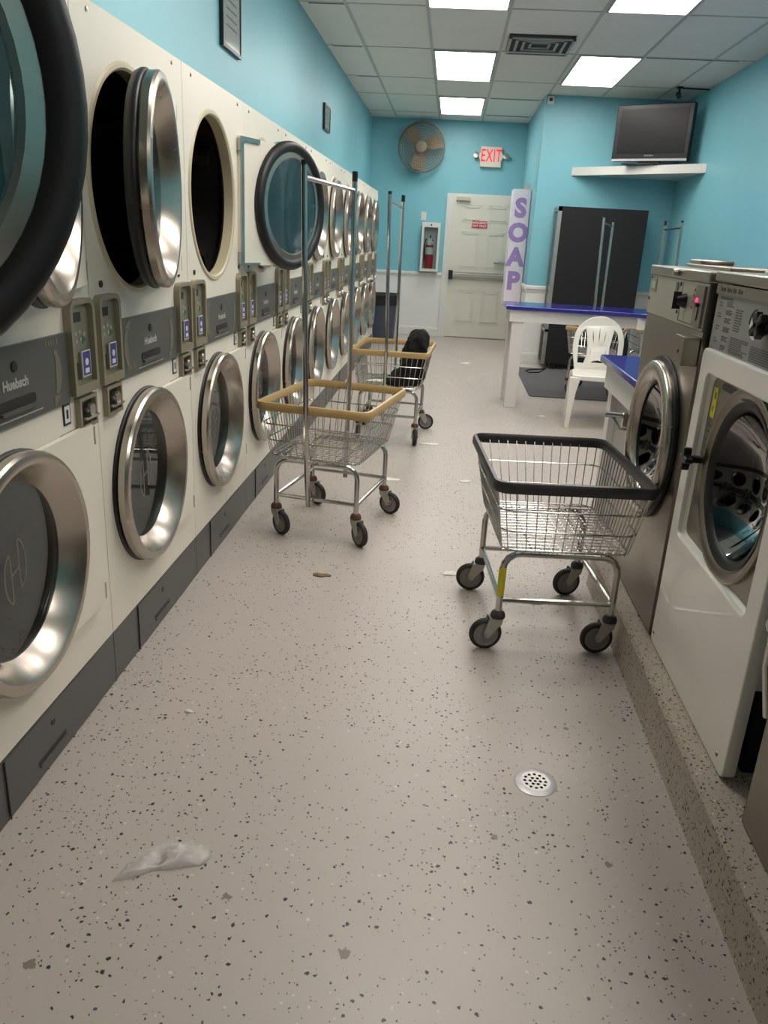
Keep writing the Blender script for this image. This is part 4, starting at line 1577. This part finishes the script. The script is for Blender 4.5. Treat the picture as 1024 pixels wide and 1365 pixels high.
b.box(WX + .010, WX + .3, y0, y1, 1.138, 1.146)
b.mat('wtext')
rnd = random.Random(3)
def tlines(ya, yb, za, zb, n_):
    for i in range(n_):
        z = za - (za - zb) * i / max(1, n_ - 1)
        L_ = (yb - ya) * rnd.uniform(.6, 1.0)
        b.box(WX + .0112, WX + .012, yb - L_, yb, z - .0016, z + .0016)
for z in (1.28, 1.25, 1.215, 1.18):
    tlines(2.395, 2.43, z, z - .008, 2)
for z in (1.285, 1.262, 1.24, 1.215, 1.19, 1.165):
    tlines(2.31, 2.365, z, z - .010, 3)
tlines(2.23, 2.285, 1.27, 1.215, 9)
tlines(2.15, 2.29, 1.195, 1.155, 8)
tlines(1.95, 2.13, 1.19, 1.155, 7)
tlines(1.75, 1.92, 1.29, 1.155, 14)
b.box(WX + .0112, WX + .012, 2.33, 2.43, 1.290, 1.297)
b.build('control_panel', t, rel=o2, smooth=False)
b = MB().mat('docgrey').lathe([(0, .002), (.036, .002), (.036, 0)], FXN((WX + .012, 2.125, 1.243)), 32)
b.mat('wtext').tube([(WX + .0105, 2.125 + .042 * math.cos(a), 1.243 + .042 * math.sin(a)) for a in [2 * PI * i / 28 for i in range(16)]], .0022, 4)
b.build('cycle_dial', t, rel=o2, smooth=False)
b = MB().mat('black')
b.prism([(-.038, -.010), (.038, -.010), (.038, .010), (-.038, .010)], frame((0, -.8, .6), (0, .6, .8), (-1, 0, 0), (WX + .0, 2.05, 1.25)), .02)
b.prism([(-.012, -.034), (.012, -.034), (.012, .034), (-.012, .034)], frame((0, -.8, .6), (0, .6, .8), (-1, 0, 0), (WX + .0, 2.05, 1.25)), .02)
b.lathe([(0, 0), (.024, 0), (.024, .014), (0, .014)], FXN((WX + .012, 2.05, 1.25)), 20)
b.build('selector_knob', t, rel=o2, bevel=.004)
b = MB().mat('steelw').box(WX + .006, WX + .3, y0, y1, 1.303, 1.332)
b.mat('wtext')
for (ya, yb) in ((2.385, 2.43), (2.33, 2.378), (2.295, 2.322), (2.245, 2.287)):
    n_t = int((yb - ya) / .0085)
    for q in range(n_t):
        b.box(WX + .0052, WX + .006, ya + q * .0085, ya + q * .0085 + .0055, 1.312, 1.312 + (.014 if q == n_t - 1 else .010))
b.build('title_band', t, rel=o2, smooth=False)
b = MB().mat('steelw').box(WX - .004, WX + .84, y0 - .004, y1 + .002, 1.336, 1.366)
b.build('top_lid', t, rel=o2, bevel=.005)
for yy in (2.44, 1.77):
    MB().mat('steelw').lathe([(0, .004), (.006, .003), (.007, 0)], FXN((WX, yy, .195)), 10).build('panel_screw', t, rel=o2)

# third washer, at the right picture edge
o5 = (1.2, 1.2, .152)
t = thing('washing_machine', 'steel fronted washing machine cut off by the right picture edge, lever handle in view', 'washing machine', o5)
y0, y1 = .80, 1.565
b = MB().mat('steelw')
rect_hole(b, FX((WX, 0, 0)), 1.17, .80, .2, y0, y1, .158, 1.33)
b.box(WX, WX + .8, y1 - .002, y1, .158, 1.33).box(WX, WX + .8, y0, y0 + .002, .158, 1.33)
b.box(WX - .005, WX + .8, y0, y1, 1.33, 1.36)
b.build('cabinet', t, rel=o5, smooth=False)
C = (WX, 1.17, .80)
b = MB().mat('steel').lathe([(.215, .004), (.27, .004), (.275, .02), (.27, .05), (.24, .06), (.2, .045), (.19, .02)], FXN(C), 48)
b.build('porthole_door', t, rel=o5)
MB().mat('smoke').lathe([(.195, .03), (.13, -.02), (0, -.05)], FXN(C), 40).build('porthole_glass', t, rel=o5)
MB().mat('steeld').lathe([(.199, -.0), (.25, -.1), (.25, -.5), (0, -.5)], FXN(C), 40).build('drum', t, rel=o5)
b = MB().mat('chrome')
yh = 1.50
b.lathe([(0, .03), (.014, .03), (.016, .02), (.016, -.05), (0, -.05)], FXN((WX - .035, yh + .02, .69)), 20)
b.tube([(WX - .055, yh + .02, .69), (WX - .06, yh + .005, .60), (WX - .05, yh - .03, .50)], .008, 8, flat=(.010, .005))
b.box(WX - .02, WX, yh - .02, yh + .04, .66, .72)
b.build('lever_handle', t, rel=o5)

# things left on top of the washers
t = thing('soap_tray_lid', 'flat grey metal lid lying on top of the steel washing machine', 'lid', (1.02, 2.95, 1.362))
MB().mat('steelw').box(-.13, .2, -.26, .25, 0, .012).build('lid_plate', t, bevel=.004)
MB().mat('steelw').box(-.12, .0, .10, .24, .012, .028).build('hinge_block', t, bevel=.006)
t = thing('papers_and_tags', 'white paper tag curling up on top of the white washing machine', 'paper tag', (.87, 2.28, 1.367))
b = MB().mat('white')
pts = [(-.0, .02, .004), (.0, -.0, .018), (.005, -.025, .034), (.01, -.045, .040)]
vs = []
for (x, y, z) in pts:
    vs += [(x - .008, y, z), (x + .008, y, z), (x - .008, y, z - .0015), (x + .008, y, z - .0015)]
fs = []
for i in range(3):
    a, c = 4 * i, 4 * (i + 1)
    fs += [(a, a + 1, c + 1, c), (a + 2, c + 2, c + 3, a + 3), (a, c, c + 2, a + 2), (a + 1, a + 3, c + 3, c + 1)]
fs += [(0, 2, 3, 1), (12, 13, 15, 14)]
b.add(vs, fs)
b.box(-.02, .10, -.075, -.055, 0, .002)
b.build('tag_strip', t)
MB().mat('docgrey').box(-.015, .05, -.015, .03, 0, .008).build('tag_base', t, bevel=.003)

# ------------------------------------------------------------------ floor items
t = thing('floor_drain', 'round metal floor drain grate in the near floor', 'drain', (.343, 1.84, 0))
b = MB().mat('silver')
b.lathe([(.040, .0045), (.052, .004), (.060, .0012), (.060, .0), (.04, .0)], FZ((0, 0, 0)), 32, closed=True)
b.build('drain_rim', t)
holes = []
for i, (q, r_) in enumerate([(0, 0)] + [(k * 60, .014) for k in range(6)] + [(k * 30, .029) for k in range(12)]):
    cx_, cy_ = r_ * math.cos(R(q)), r_ * math.sin(R(q))
    holes.append([(cx_ + .0048 * math.cos(2 * PI * j / 10), cy_ + .0048 * math.sin(2 * PI * j / 10)) for j in range(10)])
b = MB().mat('alum')
b.mesh(shape_mesh([(.041 * math.cos(2 * PI * j / 32), .041 * math.sin(2 * PI * j / 32)) for j in range(32)], holes, .001), FZ((0, 0, .0035)))
b.build('drain_grate', t, smooth=False)
MB().mat('black').lathe([(0, .0012), (.0405, .0012), (.0405, .0004), (0, .0004)], FZ((0, 0, 0)), 24).build('drain_well', t)

out = [(-.10, -.075), (-.055, -.055), (-.02, -.03), (.02, -.022), (.05, -.01), (.085, .0), (.10, .03), (.085, .062), (.06, .055), (.045, .075), (.02, .058), (-.01, .07), (-.04, .045), (-.06, .02), (-.085, -.02)]
crumple('plastic_bag', out, .045, 'crumpled clear plastic bag lying on the near floor', 'plastic bag', 'film', (-.56, 1.42, 0), seed=2, thick=.001)
for (nm, x, y, rx, ry, key, lab, cat, sd) in (
        ('paper_scrap', -.05, 5.57, .06, .03, 'paper', 'flat white paper scrap on the floor right of the second tan cart', 'litter', 1),
        ('paper_scrap', .19, 4.69, .035, .02, 'paper', 'small white scrap on the open floor left of the black rimmed cart', 'litter', 2),
        ('tissue_scrap', .105, 3.24, .03, .03, 'paper', 'white tissue scrap beside the far left wheel of the black rimmed cart', 'litter', 3),
        ('leaf_scrap', -.46, 3.11, .035, .022, 'brown', 'curled brown scrap on the floor in front of the empty tan cart', 'litter', 4),
        ('paper_scrap', .893, 6.83, .035, .02, 'paper', 'small white scrap on the floor left of the white chair', 'litter', 5),
        ('paper_scrap', .27, 9.7, .07, .04, 'paper', 'white scrap on the floor far back toward the exit door', 'litter', 6),
        ('paper_scrap', -.28, 4.62, .06, .035, 'paper', 'white scrap on the floor between the two tan rimmed carts', 'litter', 7),
        ('black_strip', .45, 3.0, .04, .007, 'black', 'thin black strip on the floor under the black rimmed cart', 'litter', 8),
        ('receipt_scrap', -.70, 2.02, .012, .008, 'paper', 'tiny white scrap near the dryer base', 'litter', 9)):
    crumple(nm, blob(rx, ry, sd, amp=.18 if key != 'black' else .05), .012 if key != 'black' else .004, lab, cat, key, (x, y, 0), seed=sd)
